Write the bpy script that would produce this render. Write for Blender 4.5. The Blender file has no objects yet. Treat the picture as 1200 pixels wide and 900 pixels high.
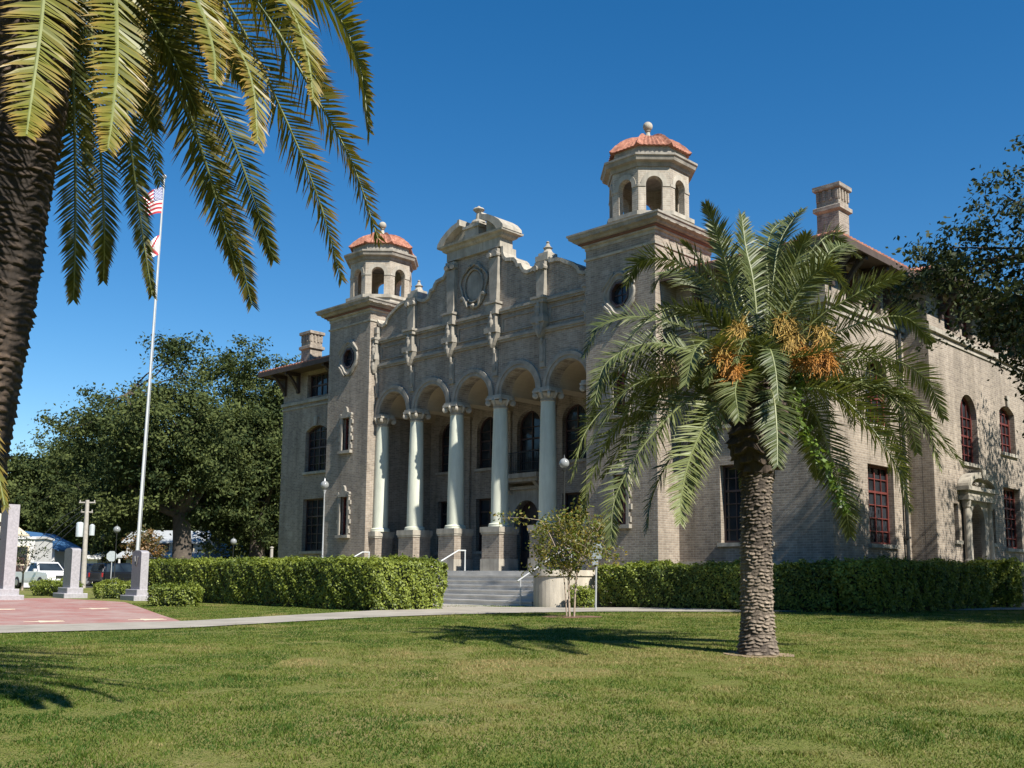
import bpy, bmesh, math, random
import numpy as np
from mathutils import Vector, Matrix
from mathutils.geometry import tessellate_polygon

rnd = random.Random(7)
rng = np.random.default_rng(11)
SC = bpy.context.scene
COL = SC.collection
pi = math.pi

# ------------------------------------------------------------------ camera
CAM = np.array([30.7422, -28.7087, 1.6])
YAW, PITCH, ROLL, FPX, PPY = .7726, .1312, .0075, 1186.69, 518.4773
_cy, _sy = math.cos(YAW), math.sin(YAW)
FW = np.array([-_sy, _cy, 0.]); RT = np.array([_cy, _sy, 0.]); UP = np.array([0, 0, 1.])
_cp, _sp = math.cos(PITCH), math.sin(PITCH)
CF = FW*_cp + UP*_sp; CU = UP*_cp - FW*_sp
_cr, _sr = math.cos(ROLL), math.sin(ROLL)
CR = RT*_cr + CU*_sr; CU = CU*_cr - RT*_sr

def ray(x, y):
    return CF + CR*(x-600)/FPX + CU*(PPY-y)/FPX
def gz(x, y):
    """height of the lawn: a gentle rise towards the building"""
    d = (x-CAM[0])*FW[0] + (y-CAM[1])*FW[1]
    t = np.clip((x-4)/14, 0, 1)
    return .56*np.tanh(.03*d/.56) + .12*t*t*(3-2*t)
def gpt(x, y):
    """surveyed spot of the ground"""
    v = ray(x, y); ts = np.linspace(3, 220, 12000)
    P = CAM + v*ts[:, None]
    i = int(np.argmax(P[:, 2] < gz(P[:, 0], P[:, 1])))
    return P[i] if i else P[-1]
def at(x, depth, y=None):
    """spot at a given distance along the view; y None = on the ground"""
    v = ray(x, 674 if y is None else y); p = CAM + v*(depth/float(v @ FW))
    if y is None: p[2] = gz(p[0], p[1])
    return p

cam = bpy.data.cameras.new("camera"); co = bpy.data.objects.new("camera", cam); COL.objects.link(co)
M = Matrix(((CR[0], CU[0], -CF[0], CAM[0]), (CR[1], CU[1], -CF[1], CAM[1]), (CR[2], CU[2], -CF[2], CAM[2]), (0, 0, 0, 1)))
co.matrix_world = M
cam.sensor_width = 36; cam.lens = 36*FPX/1200; cam.shift_y = (PPY-450)/1200
cam.clip_end = 3000; cam.clip_start = .05
SC.camera = co

# ------------------------------------------------------------------ light
SUN_EL = math.radians(45); SUN_AZ = math.atan2(-.105, 1.0)      # the sun stands to the building's right
sd = Vector((math.cos(SUN_AZ)*math.cos(SUN_EL), math.sin(SUN_AZ)*math.cos(SUN_EL), math.sin(SUN_EL)))
sl = bpy.data.lights.new("sun", 'SUN'); sl.energy = 5.0; sl.angle = math.radians(.53); sl.color = (1, .95, .86)
so = bpy.data.objects.new("sun", sl); COL.objects.link(so)
so.rotation_euler = (-sd).to_track_quat('-Z', 'Y').to_euler(); so.location = (40, -20, 60)
W = bpy.data.worlds.new("World"); SC.world = W; W.use_nodes = True
nt = W.node_tree; bg = nt.nodes['Background']
sky = nt.nodes.new('ShaderNodeTexSky'); sky.sky_type = 'NISHITA'; sky.sun_disc = False
sky.sun_elevation = SUN_EL; sky.sun_rotation = math.atan2(sd.x, sd.y)
sky.air_density = 1.0; sky.dust_density = 0.0; sky.ozone_density = 3.0; sky.altitude = 0
hs = nt.nodes.new('ShaderNodeHueSaturation'); hs.inputs['Saturation'].default_value = 1.36      # deep autumn blue
nt.links.new(sky.outputs[0], hs.inputs['Color']); nt.links.new(hs.outputs[0], bg.inputs[0]); bg.inputs[1].default_value = .077
vs = SC.view_settings; vs.view_transform = 'Standard'; vs.look = 'None'; vs.exposure = .8; vs.gamma = 1; vs.use_curve_mapping = False
SC.cycles.max_bounces = 6; SC.cycles.transparent_max_bounces = 6

# ------------------------------------------------------------------ materials
def new_mat(name):
    m = bpy.data.materials.new(name); m.use_nodes = True
    n = m.node_tree.nodes; l = m.node_tree.links
    return m, n, l, n['Principled BSDF']
def N(n, kind, **kw):
    o = n.new(kind)
    for k, v in kw.items(): setattr(o, k, v)
    return o
def ramp(n, l, fac, stops):
    r = n.new('ShaderNodeValToRGB'); e = r.color_ramp.elements
    while len(e) < len(stops): e.new(.5)
    for q, (p, c) in zip(e, stops): q.position = p; q.color = (*c, 1)
    l.new(fac, r.inputs[0]); return r.outputs[0]
def mixc(n, l, fac, a, b, mode='MIX'):
    m = n.new('ShaderNodeMix'); m.data_type = 'RGBA'; m.blend_type = mode
    for s, v in ((0, fac), (6, a), (7, b)):
        if isinstance(v, (int, float)): m.inputs[s].default_value = v
        elif isinstance(v, tuple): m.inputs[s].default_value = (*v, 1)
        else: l.new(v, m.inputs[s])
    return m.outputs[2]
def noise(n, l, scale, detail=4, vec=None, rough=.55):
    t = n.new('ShaderNodeTexNoise'); t.inputs['Scale'].default_value = scale; t.inputs['Detail'].default_value = detail
    t.inputs['Roughness'].default_value = rough
    if vec is None:
        g = n.new('ShaderNodeNewGeometry'); vec = g.outputs['Position']
    l.new(vec, t.inputs['Vector']); return t.outputs['Fac']
def bump(n, l, h, strength, dist, b):
    u = n.new('ShaderNodeBump'); u.inputs['Strength'].default_value = strength; u.inputs['Distance'].default_value = dist
    l.new(h, u.inputs['Height']); l.new(u.outputs[0], b.inputs['Normal'])
def plain(name, c, rough=.7, var=.25, scale=3, bs=.0, metal=0, bscale=40, streak=0):
    m, n, l, b = new_mat(name)
    f = noise(n, l, scale, 5)
    col = ramp(n, l, f, [(.25, tuple(x*(1-var) for x in c)), (.75, tuple(min(1, x*(1+var)) for x in c))])
    if streak:
        g = n.new('ShaderNodeNewGeometry'); mp = n.new('ShaderNodeMapping'); mp.inputs['Scale'].default_value = (3, 3, .35); l.new(g.outputs['Position'], mp.inputs[0])
        col = mixc(n, l, 1.0, col, ramp(n, l, noise(n, l, 1, 6, mp.outputs[0], .7), [(.33, (1-streak,)*3), (.58, (1.04,)*3)]), 'MULTIPLY')
    l.new(col, b.inputs['Base Color']); b.inputs['Roughness'].default_value = rough; b.inputs['Metallic'].default_value = metal
    if bs: bump(n, l, noise(n, l, bscale, 5), bs, .02, b)
    return m
def wallvec(n, l):
    """u runs along the wall, v up"""
    g = n.new('ShaderNodeNewGeometry'); sp = n.new('ShaderNodeSeparateXYZ'); sn = n.new('ShaderNodeSeparateXYZ')
    l.new(g.outputs['Position'], sp.inputs[0]); l.new(g.outputs['True Normal'], sn.inputs[0])
    def mth(op, a, b_=None):
        o = n.new('ShaderNodeMath'); o.operation = op
        for i, v in enumerate((a, b_)):
            if v is None: continue
            if isinstance(v, float): o.inputs[i].default_value = v
            else: l.new(v, o.inputs[i])
        return o.outputs[0]
    ax = mth('ABSOLUTE', sn.outputs[0]); ay = mth('ABSOLUTE', sn.outputs[1])
    u = mth('ADD', mth('MULTIPLY', sp.outputs[0], ay), mth('MULTIPLY', sp.outputs[1], ax))
    c = n.new('ShaderNodeCombineXYZ'); l.new(u, c.inputs[0]); l.new(sp.outputs[2], c.inputs[1])
    return c.outputs[0]
def brick_mat(name, c1, c2, mortar, w=.24, h=.082, stain=.25):
    m, n, l, b = new_mat(name); v = wallvec(n, l)
    t = n.new('ShaderNodeTexBrick'); l.new(v, t.inputs['Vector'])
    t.inputs['Color1'].default_value = (*c1, 1); t.inputs['Color2'].default_value = (*c2, 1); t.inputs['Mortar'].default_value = (*mortar, 1)
    t.inputs['Scale'].default_value = 1; t.inputs['Brick Width'].default_value = w; t.inputs['Row Height'].default_value = h
    t.inputs['Mortar Size'].default_value = .011; t.inputs['Bias'].default_value = -.1; t.inputs['Mortar Smooth'].default_value = .3
    s = ramp(n, l, noise(n, l, .55, 6, rough=.65), [(.3, (1-stain,)*3), (.65, (1.05,)*3)])
    s2 = ramp(n, l, noise(n, l, 5, 4), [(.3, (.86,)*3), (.7, (1.1,)*3)])
    c = mixc(n, l, 1.0, mixc(n, l, 1.0, t.outputs['Color'], s, 'MULTIPLY'), s2, 'MULTIPLY')
    mp = n.new('ShaderNodeMapping'); mp.inputs['Scale'].default_value = (1.9, .16, 1); l.new(v, mp.inputs[0])       # rain streaks
    c = mixc(n, l, 1.0, c, ramp(n, l, noise(n, l, 1, 6, mp.outputs[0], .7), [(.34, (.70, .69, .67)), (.56, (1.04,)*3)]), 'MULTIPLY')
    l.new(c, b.inputs['Base Color']); b.inputs['Roughness'].default_value = .85
    inv = n.new('ShaderNodeMath'); inv.operation = 'SUBTRACT'; inv.inputs[0].default_value = 1; l.new(t.outputs['Fac'], inv.inputs[1])
    bump(n, l, inv.outputs[0], .6, .012, b)
    return m
def leaf_mat(name, dark, light, tipc=None, trans=.3, rough=.45, mid=None):
    m, n, l, b = new_mat(name)
    a = n.new('ShaderNodeAttribute'); a.attribute_name = 'tint'
    c = ramp(n, l, a.outputs['Fac'], [(.1, dark), (.9, light)] if mid is None else [(.05, dark), (.45, mid), (.95, light)])
    if tipc:
        a2 = n.new('ShaderNodeAttribute'); a2.attribute_name = 'tip'
        c = mixc(n, l, a2.outputs['Fac'], c, tipc)
    l.new(c, b.inputs['Base Color']); b.inputs['Roughness'].default_value = rough; b.inputs['Specular IOR Level'].default_value = .5 if rough < .6 else .25
    tr = n.new('ShaderNodeBsdfTranslucent'); l.new(mixc(n, l, 1.0, c, (1.25, 1.2, .5), 'MULTIPLY'), tr.inputs[0])
    mx = n.new('ShaderNodeMixShader'); mx.inputs[0].default_value = trans
    l.new(b.outputs[0], mx.inputs[1]); l.new(tr.outputs[0], mx.inputs[2])
    l.new(mx.outputs[0], n['Material Output'].inputs[0])
    return m

MT = {}
MT['brick'] = brick_mat('buff_brick', (.355, .292, .228), (.238, .19, .15), (.385, .345, .29))
MT['brick_light'] = brick_mat('pale_brick', (.45, .39, .31), (.36, .30, .23), (.5, .45, .38))
MT['stone'] = plain('cast_stone', (.37, .335, .275), .85, .22, 2.2, .25, streak=.35)
MT['cornice'] = plain('grey_cast_stone', (.27, .245, .205), .85, .3, 1.6, .3, streak=.35)
MT['column'] = plain('painted_column', (.55, .565, .465), .75, .08, 1.2, .06, streak=.2)
MT['plaster'] = plain('porch_plaster', (.42, .34, .24), .9, .12, 1.5)
MT['concrete'] = plain('step_concrete', (.48, .46, .42), .85, .2, 1.8, .25)
MT['cheek'] = plain('pale_concrete', (.46, .41, .33), .85, .14, 1.5, .25, streak=.3)
MT['red_frame'] = plain('red_window_paint', (.135, .032, .026), .5, .2, 4)
MT['dark_frame'] = plain('dark_window_paint', (.055, .03, .027), .5, .2, 4)
MT['wood'] = plain('dark_eave_wood', (.045, .03, .024), .75, .3, 6)
MT['soffit'] = plain('soffit_boards', (.07, .048, .038), .8, .2, 4)
MT['shade_band'] = plain('painted_shade_band', (.13, .065, .048), .8, .2, 4)  # brown colour of the shadow under the tower cornices
MT['iron'] = plain('black_iron', (.02, .022, .022), .5, .2, 8)
MT['steel'] = plain('grey_steel', (.45, .46, .47), .4, .1, 6, metal=.3)
MT['white_metal'] = plain('white_metal', (.50, .52, .52), .4, .08, 3)
MT['granite'] = plain('grey_granite', (.32, .305, .32), .6, .22, 14, .08)
MT['granite_dark'] = plain('carved_granite', (.15, .15, .15), .6, .1, 14)
MT['trunk'] = plain('oak_bark', (.085, .068, .052), .95, .35, 4, .8, bscale=12)
MT['pale_bark'] = plain('pale_bark', (.34, .27, .21), .9, .25, 9, .4)
MT['white_wall'] = plain('white_siding', (.62, .61, .59), .7, .06, 1.2)
MT['blue_roof'] = plain('blue_metal_roof', (.05, .13, .27), .5, .15, 1.5)
MT['grey_roof'] = plain('grey_metal_roof', (.40, .42, .43), .45, .15, 1.5)
MT['cream'] = plain('cream_trim', (.66, .58, .42), .7, .08, 2)
MT['wood_pole'] = plain('weathered_pole', (.36, .33, .29), .9, .2, 5, .3)
MT['rubber'] = plain('tyre_rubber', (.018, .018, .02), .85, .1, 20)
MT['rim'] = plain('wheel_alloy', (.45, .45, .46), .35, .1, 20, metal=.7)
MT['flag_white'] = plain('white_flag_cloth', (.78, .77, .75), .8, .06, 6)
MT['flag_red'] = plain('red_flag_cloth', (.48, .035, .05), .8, .1, 6)
MT['flag_blue'] = plain('blue_flag_cloth', (.03, .05, .20), .8, .1, 6)
MT['sign_back'] = plain('sign_back_metal', (.50, .54, .55), .45, .1, 9, metal=.2)
MT['ornament'] = plain('weathered_ornament', (.27, .245, .205), .85, .3, 3, .3)
def glass(name, c=(.012, .014, .017), rough=.06):
    m, n, l, b = new_mat(name)
    l.new(ramp(n, l, noise(n, l, .9, 2), [(.35, c), (.7, tuple(3*x for x in c))]), b.inputs['Base Color'])
    b.inputs['Roughness'].default_value = rough
    b.inputs['Specular IOR Level'].default_value = .45
    bump(n, l, noise(n, l, 1.7, 2), .08, .05, b)
    return m
MT['glass'] = glass('window_glass')
MT['car_glass'] = glass('car_glass', (.01, .014, .018), .03)
def globe_mat():
    m, n, l, b = new_mat('white_globe'); b.inputs['Base Color'].default_value = (.24, .25, .25, 1); b.inputs['Roughness'].default_value = .1
    b.inputs['Subsurface Weight'].default_value = .0
    return m
MT['globe'] = globe_mat()
def paint(name, c):
    m, n, l, b = new_mat(name)
    l.new(ramp(n, l, noise(n, l, 2, 3), [(.3, tuple(x*.93 for x in c)), (.7, c)]), b.inputs['Base Color'])
    b.inputs['Roughness'].default_value = .28; b.inputs['Coat Weight'].default_value = .6; b.inputs['Coat Roughness'].default_value = .05
    return m
MT['car_white'] = paint('white_car_paint', (.72, .72, .72)); MT['car_black'] = paint('black_car_paint', (.008, .008, .009))
MT['car_blue'] = paint('dark_blue_car_paint', (.012, .018, .05)); MT['car_silver'] = paint('silver_car_paint', (.42, .44, .46))
MT['tail_red'] = plain('red_lamp_lens', (.35, .02, .02), .2, .1, 8); MT['lamp_clear'] = plain('clear_lamp_lens', (.62, .62, .60), .15, .1, 8)
def tile_mat():
    m, n, l, b = new_mat('clay_tile')
    f = noise(n, l, 7, 3); g = noise(n, l, 1.2, 5)
    c = ramp(n, l, f, [(.28, (.17, .062, .04)), (.5, (.30, .118, .07)), (.72, (.41, .20, .13))])
    c = mixc(n, l, 1.0, c, ramp(n, l, g, [(.3, (.75,)*3), (.65, (1.1,)*3)]), 'MULTIPLY')
    l.new(c, b.inputs['Base Color']); b.inputs['Roughness'].default_value = .8
    return m
MT['tile'] = tile_mat()
def trunk_mat(name, c1, c2):
    m, n, l, b = new_mat(name)
    a = n.new('ShaderNodeAttribute'); a.attribute_name = 'tint'
    c = ramp(n, l, a.outputs['Fac'], [(.0, c1), (.55, tuple((p+q)/2 for p, q in zip(c1, c2))), (1, c2)])
    g = n.new('ShaderNodeNewGeometry'); mp = n.new('ShaderNodeMapping'); l.new(g.outputs['Position'], mp.inputs[0]); mp.inputs['Scale'].default_value = (30, 30, 7)
    f = noise(n, l, 1, 5, mp.outputs[0])
    c = mixc(n, l, 1.0, c, ramp(n, l, f, [(.3, (.6,)*3), (.7, (1.2,)*3)]), 'MULTIPLY')
    l.new(c, b.inputs['Base Color']); b.inputs['Roughness'].default_value = .9
    bump(n, l, f, .7, .02, b); return m
MT['palm_trunk'] = trunk_mat('palm_trunk', (.05, .037, .028), (.40, .32, .24))
MT['palm_trunk_old'] = trunk_mat('palm_trunk_old', (.028, .02, .015), (.15, .10, .068))
MT['palm_boots'] = trunk_mat('palm_boots', (.035, .025, .018), (.13, .09, .06))
MT['frond'] = leaf_mat('palm_leaflet', (.046, .07, .018), (.165, .19, .06), (.25, .21, .08), .16, .5)
MT['frond_near'] = leaf_mat('palm_leaflet_yellowing', (.055, .075, .014), (.16, .18, .028), (.33, .205, .05), .28, .45)
MT['rachis'] = plain('palm_rachis', (.17, .19, .07), .5, .15, 5)
MT['fruit'] = plain('orange_fruit_stalk', (.40, .17, .025), .65, .55, 12)
MT['fruit_gold'] = plain('golden_fruit_stalk', (.38, .24, .05), .65, .5, 12)
MT['fruit_old'] = plain('dry_fruit_stalk', (.30, .22, .13), .8, .3, 9)
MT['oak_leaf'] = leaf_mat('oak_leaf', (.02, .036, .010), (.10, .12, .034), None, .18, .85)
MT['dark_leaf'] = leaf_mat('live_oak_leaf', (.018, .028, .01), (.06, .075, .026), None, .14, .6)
MT['hedge_leaf'] = leaf_mat('hedge_leaf', (.06, .095, .012), (.28, .33, .05), None, .3, .55)
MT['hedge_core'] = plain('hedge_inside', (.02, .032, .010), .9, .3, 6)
MT['myrtle_leaf'] = leaf_mat('sapling_leaf', (.085, .13, .02), (.31, .225, .05), None, .35, .5)
MT['orange_leaf'] = leaf_mat('autumn_leaf', (.07, .085, .025), (.26, .13, .045), None, .3, .5)
MT['ivy'] = leaf_mat('vine_leaf', (.06, .11, .02), (.18, .26, .05), None, .3, .4)
MT['grass_blade'] = leaf_mat('grass_blade', (.038, .088, .008), (.32, .25, .11), None, .3, .65, (.118, .158, .022))

def ground_mat():
    m, n, l, b = new_mat('lawn')
    f1 = noise(n, l, .16, 6, rough=.65); f2 = noise(n, l, .9, 5); f3 = noise(n, l, 26, 4, rough=.7); f4 = noise(n, l, 4.5, 4)
    g = ramp(n, l, f3, [(.25, (.06, .085, .013)), (.5, (.13, .155, .03)), (.75, (.21, .215, .06))])
    dry = ramp(n, l, f3, [(.25, (.16, .12, .05)), (.7, (.36, .29, .135))])
    m1 = ramp(n, l, f1, [(.42, (0,)*3), (.62, (1,)*3)]); m2 = ramp(n, l, f2, [(.40, (.0,)*3), (.72, (1,)*3)]); m3 = ramp(n, l, f4, [(.35, (.25,)*3), (.7, (1,)*3)])
    mk = mixc(n, l, .5, m1, m2); mk = mixc(n, l, 1.0, mk, m3, 'MULTIPLY')
    c = mixc(n, l, mk, g, dry)
    l.new(c, b.inputs['Base Color']); b.inputs['Roughness'].default_value = .95; b.inputs['Specular IOR Level'].default_value = .15
    bump(n, l, f3, .9, .05, b); return m
MT['lawn'] = ground_mat()
def path_mat():
    m, n, l, b = new_mat('path_concrete')
    c = ramp(n, l, noise(n, l, 1.1, 6, rough=.65), [(.3, (.24, .215, .175)), (.65, (.37, .335, .28))])
    c = mixc(n, l, 1.0, c, ramp(n, l, noise(n, l, 30, 3), [(.3, (.88,)*3), (.7, (1.06,)*3)]), 'MULTIPLY')
    l.new(c, b.inputs['Base Color']); b.inputs['Roughness'].default_value = .9; return m
MT['path'] = path_mat()
def paver_mat():
    m, n, l, b = new_mat('red_paver')
    g = n.new('ShaderNodeNewGeometry'); t = n.new('ShaderNodeTexBrick'); l.new(g.outputs['Position'], t.inputs['Vector'])
    t.inputs['Scale'].default_value = 1; t.inputs['Brick Width'].default_value = .2; t.inputs['Row Height'].default_value = .1; t.inputs['Mortar Size'].default_value = .006
    t.inputs['Color1'].default_value = (.34, .135, .11, 1); t.inputs['Color2'].default_value = (.26, .10, .085, 1); t.inputs['Mortar'].default_value = (.28, .2, .17, 1)
    w = ramp(n, l, noise(n, l, .8, 6, rough=.7), [(.40, (0,)*3), (.66, (.85,)*3)])
    l.new(mixc(n, l, w, t.outputs['Color'], (.36, .285, .25)), b.inputs['Base Color']); b.inputs['Roughness'].default_value = .9; return m
MT['paver'] = paver_mat()
MT['asphalt'] = plain('asphalt', (.055, .055, .058), .9, .2, 2, .2)

# ------------------------------------------------------------------ mesh helpers
class MB:
    def __init__(s): s.v = []; s.f = []; s.mi = []; s.cur = 0
    def add(s, vs, fs):
        o = len(s.v); s.v += [tuple(map(float, p)) for p in vs]; s.f += [tuple(i+o for i in f) for f in fs]; s.mi += [s.cur]*len(fs); return s
    def box(s, x0, x1, y0, y1, z0, z1):
        return s.add([(x0,y0,z0),(x1,y0,z0),(x1,y1,z0),(x0,y1,z0),(x0,y0,z1),(x1,y0,z1),(x1,y1,z1),(x0,y1,z1)],
                     [(0,3,2,1),(4,5,6,7),(0,1,5,4),(1,2,6,5),(2,3,7,6),(3,0,4,7)])
    def bevbox(s, x0, x1, y0, y1, z0, z1, b):
        """box with chamfered vertical edges and top edge"""
        ring = lambda d: [(x0+b,y0+d),(x1-b,y0+d),(x1-d,y0+b),(x1-d,y1-b),(x1-b,y1-d),(x0+b,y1-d),(x0+d,y1-b),(x0+d,y0+b)]
        vs = []
        for d, z in ((0, z0), (0, z1-b), (b*.7, z1)): vs += [(p[0], p[1], z) for p in ring(d)]
        fs = [tuple(range(7, -1, -1)), tuple(range(16, 24))]
        for r in (0, 8):
            for i in range(8): fs.append((r+i, r+(i+1) % 8, r+8+(i+1) % 8, r+8+i))
        return s.add(vs, fs)
    def prism(s, loop, fmap, depth):
        """2D loop mapped by fmap(u,v,w); extruded from w=0 to w=depth"""
        n = len(loop); vs = [fmap(u, v, 0) for u, v in loop] + [fmap(u, v, depth) for u, v in loop]
        tri = tessellate_polygon([[Vector((u, v, 0)) for u, v in loop]])
        fs = [tuple(t) for t in tri] + [tuple(i+n for i in reversed(t)) for t in tri]
        fs += [(i, (i+1) % n, n+(i+1) % n, n+i) for i in range(n)]
        return s.add(vs, fs)
    def wall(s, outer, holes, fmap, thick):
        """sheet of wall with openings and their reveals"""
        loops = [outer]+holes; flat = [p for lp in loops for p in lp]; n = len(flat)
        tri = tessellate_polygon([[Vector((u, v, 0)) for u, v in lp] for lp in loops])
        vs = [fmap(u, v, 0) for u, v in flat] + [fmap(u, v, thick) for u, v in flat]
        fs = [tuple(t) for t in tri] + [tuple(i+n for i in reversed(t)) for t in tri]
        o = 0
        for lp in loops:
            k = len(lp)
            fs += [(o+i, o+(i+1) % k, n+o+(i+1) % k, n+o+i) for i in range(k)]; o += k
        return s.add(vs, fs)
    def tube(s, pts, rad, n=8, caps=True):
        pts = [Vector(p) for p in pts]; vs = []; k = len(pts)
        if not hasattr(rad, '__len__'): rad = [rad]*k
        ref = None
        for i, p in enumerate(pts):
            t = (pts[min(i+1, k-1)]-pts[max(i-1, 0)]).normalized()
            if ref is None: ref = Vector((1, 0, 0)) if abs(t.x) < .8 else Vector((0, 1, 0))
            a = (ref - t*ref.dot(t)).normalized(); b = t.cross(a); ref = a
            for j in range(n):
                q = 2*pi*j/n; vs.append(p + (a*math.cos(q)+b*math.sin(q))*rad[i])
        fs = [(i*n+j, i*n+(j+1) % n, (i+1)*n+(j+1) % n, (i+1)*n+j) for i in range(k-1) for j in range(n)]
        if caps: fs += [tuple(range(n-1, -1, -1)), tuple(range((k-1)*n, k*n))]
        return s.add(vs, fs)
    def lathe(s, prof, cx, cy, n=24, rot=0, zoff=0):
        """profile of (radius, z); n=8 with rot for octagons (radius = to the corner)"""
        vs = []
        for r, z in prof:
            for j in range(n):
                q = 2*pi*j/n+rot; vs.append((cx+r*math.cos(q), cy+r*math.sin(q), z+zoff))
        k = len(prof)
        fs = [(i*n+j, i*n+(j+1) % n, (i+1)*n+(j+1) % n, (i+1)*n+j) for i in range(k-1) for j in range(n)]
        fs += [tuple(range(n-1, -1, -1)), tuple(range((k-1)*n, k*n))]
        return s.add(vs, fs)
    def sq(s, prof, x0, x1, y0, y1):
        """stepped moulding round a rectangle: profile of (overhang, z)"""
        vs = []
        for o, z in prof: vs += [(x0-o,y0-o,z),(x1+o,y0-o,z),(x1+o,y1+o,z),(x0-o,y1+o,z)]
        k = len(prof)
        fs = [(i*4+j, i*4+(j+1) % 4, (i+1)*4+(j+1) % 4, (i+1)*4+j) for i in range(k-1) for j in range(4)]
        fs += [(3,2,1,0), tuple(range((k-1)*4, k*4))]
        return s.add(vs, fs)
    def build(s, name, mat, parent=None, smooth=False, rot=None, loc=None):
        me = bpy.data.meshes.new(name); me.from_pydata(s.v, [], s.f)
        for m in (mat if isinstance(mat, list) else [mat]): me.materials.append(m if not isinstance(m, str) else MT[m])
        if isinstance(mat, list): me.polygons.foreach_set('material_index', s.mi)
        bm = bmesh.new(); bm.from_mesh(me); bmesh.ops.recalc_face_normals(bm, faces=bm.faces); bm.to_mesh(me); bm.free()
        if smooth:
            me.polygons.foreach_set('use_smooth', [True]*len(me.polygons))
            try: me.set_sharp_from_angle(angle=math.radians(42))
            except Exception: pass
        me.update()
        o = bpy.data.objects.new(name, me); COL.objects.link(o)
        if parent is not None: o.parent = parent
        return o
def raw(name, V, F, mat, parent=None, attrs=None, smooth=False):
    """fast mesh from numpy: F is (n,3) or (n,4)"""
    me = bpy.data.meshes.new(name); k = F.shape[1]
    me.vertices.add(len(V)); me.vertices.foreach_set('co', V.astype(np.float32).ravel())
    me.loops.add(F.size); me.loops.foreach_set('vertex_index', F.astype(np.int32).ravel())
    me.polygons.add(len(F)); me.polygons.foreach_set('loop_start', np.arange(0, F.size, k, dtype=np.int32))
    if smooth: me.polygons.foreach_set('use_smooth', np.ones(len(F), dtype=bool))
    for a, v in (attrs or {}).items():
        at_ = me.attributes.new(a, 'FLOAT', 'POINT'); at_.data.foreach_set('value', v.astype(np.float32))
    me.materials.append(MT[mat]); me.update(calc_edges=True); me.validate()
    o = bpy.data.objects.new(name, me); COL.objects.link(o)
    if parent is not None: o.parent = parent
    return o
def tag(o, label=None, cat=None, group=None, kind=None):
    if label: o['label'] = label
    if cat: o['category'] = cat
    if group: o['group'] = group
    if kind: o['kind'] = kind
    return o
def thing(name, label, cat, loc=(0, 0, 0), group=None, rz=0):
    o = bpy.data.objects.new(name, None); o.empty_display_size = .3; COL.objects.link(o)
    o.location = loc; o.rotation_euler = (0, 0, rz); return tag(o, label, cat, group)
def leaf_quads(P, size, aspect=.5, upbias=.4, tint=None, nrm=None):
    """rhombic leaves at P (n,3), random orientation"""
    n = len(P); d = rng.normal(size=(n, 3)); d /= np.linalg.norm(d, axis=1)[:, None]
    nn = rng.normal(size=(n, 3)); nn[:, 2] += upbias*2
    if nrm is not None: nn += nrm*1.6
    nn /= np.linalg.norm(nn, axis=1)[:, None]
    b = np.cross(nn, d); b /= (np.linalg.norm(b, axis=1)[:, None]+1e-9); a = np.cross(b, nn)
    s = (size*(.6+.8*rng.random(n)))[:, None] if not hasattr(size, 'shape') else size[:, None]
    V = np.stack([P-a*s, P+b*s*aspect, P+a*s, P-b*s*aspect], 1).reshape(-1, 3)
    F = np.arange(4*n).reshape(n, 4)
    t = rng.random(n) if tint is None else tint
    return V, F, np.repeat(t, 4)

# ------------------------------------------------------------------ setting: ground, path, plaza, road
def axis(lo, hi, dlo, dhi, fine, coarse):
    a = list(np.arange(lo, dlo, coarse)) + list(np.arange(dlo, dhi, fine)) + list(np.arange(dhi, hi+1, coarse)); return np.array(a)
gx = axis(-900, 500, -60, 45, 1.5, 40); gy = axis(-300, 900, -45, 45, 1.5, 40)
X, Y = np.meshgrid(gx, gy); V = np.stack([X, Y, gz(X, Y)], -1).reshape(-1, 3)
ny, nx = X.shape; I = np.arange(nx*ny).reshape(ny, nx)
F = np.stack([I[:-1, :-1], I[:-1, 1:], I[1:, 1:], I[1:, :-1]], -1).reshape(-1, 4)
tag(raw('ground', V, F, 'lawn', smooth=True), kind='structure')
def resample(pl, n):
    pl = np.array(pl); s = np.r_[0, np.cumsum(np.linalg.norm(np.diff(pl, axis=0), axis=1))]; t = np.linspace(0, s[-1], n)
    return np.stack([np.interp(t, s, pl[:, k]) for k in range(2)], 1)
def sheet(name, a, b, mat, lift, n=40, m=8):
    A = resample(a, n); B = resample(b, n); g = []
    for k in range(m+1):
        q = A*(1-k/m)+B*k/m; g.append(np.c_[q, gz(q[:, 0], q[:, 1])+lift])
    V = np.array(g).reshape(-1, 3); I = np.arange(len(V)).reshape(m+1, n)
    F = np.stack([I[:-1, :-1], I[:-1, 1:], I[1:, 1:], I[1:, :-1]], -1).reshape(-1, 4)
    return tag(raw(name, V, F, mat), kind='structure')
G2 = lambda L: [tuple(gpt(x, y)[:2]) for x, y in L]
pa_near = G2([(-420, 757), (-150, 748), (0, 743), (215, 737), (430, 724.5), (520, 721), (600, 719), (700, 717.3), (860, 717.5), (1010, 717), (1200, 715), (1500, 711)])
pa_far = G2([(-420, 744), (-150, 738), (0, 734), (215, 729), (440, 716), (525, 712), (600, 712), (700, 712.5), (860, 713), (1010, 712.8), (1200, 711), (1500, 707)])
sheet('path', pa_near, pa_far, 'path', .022, 60, 4)
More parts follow.
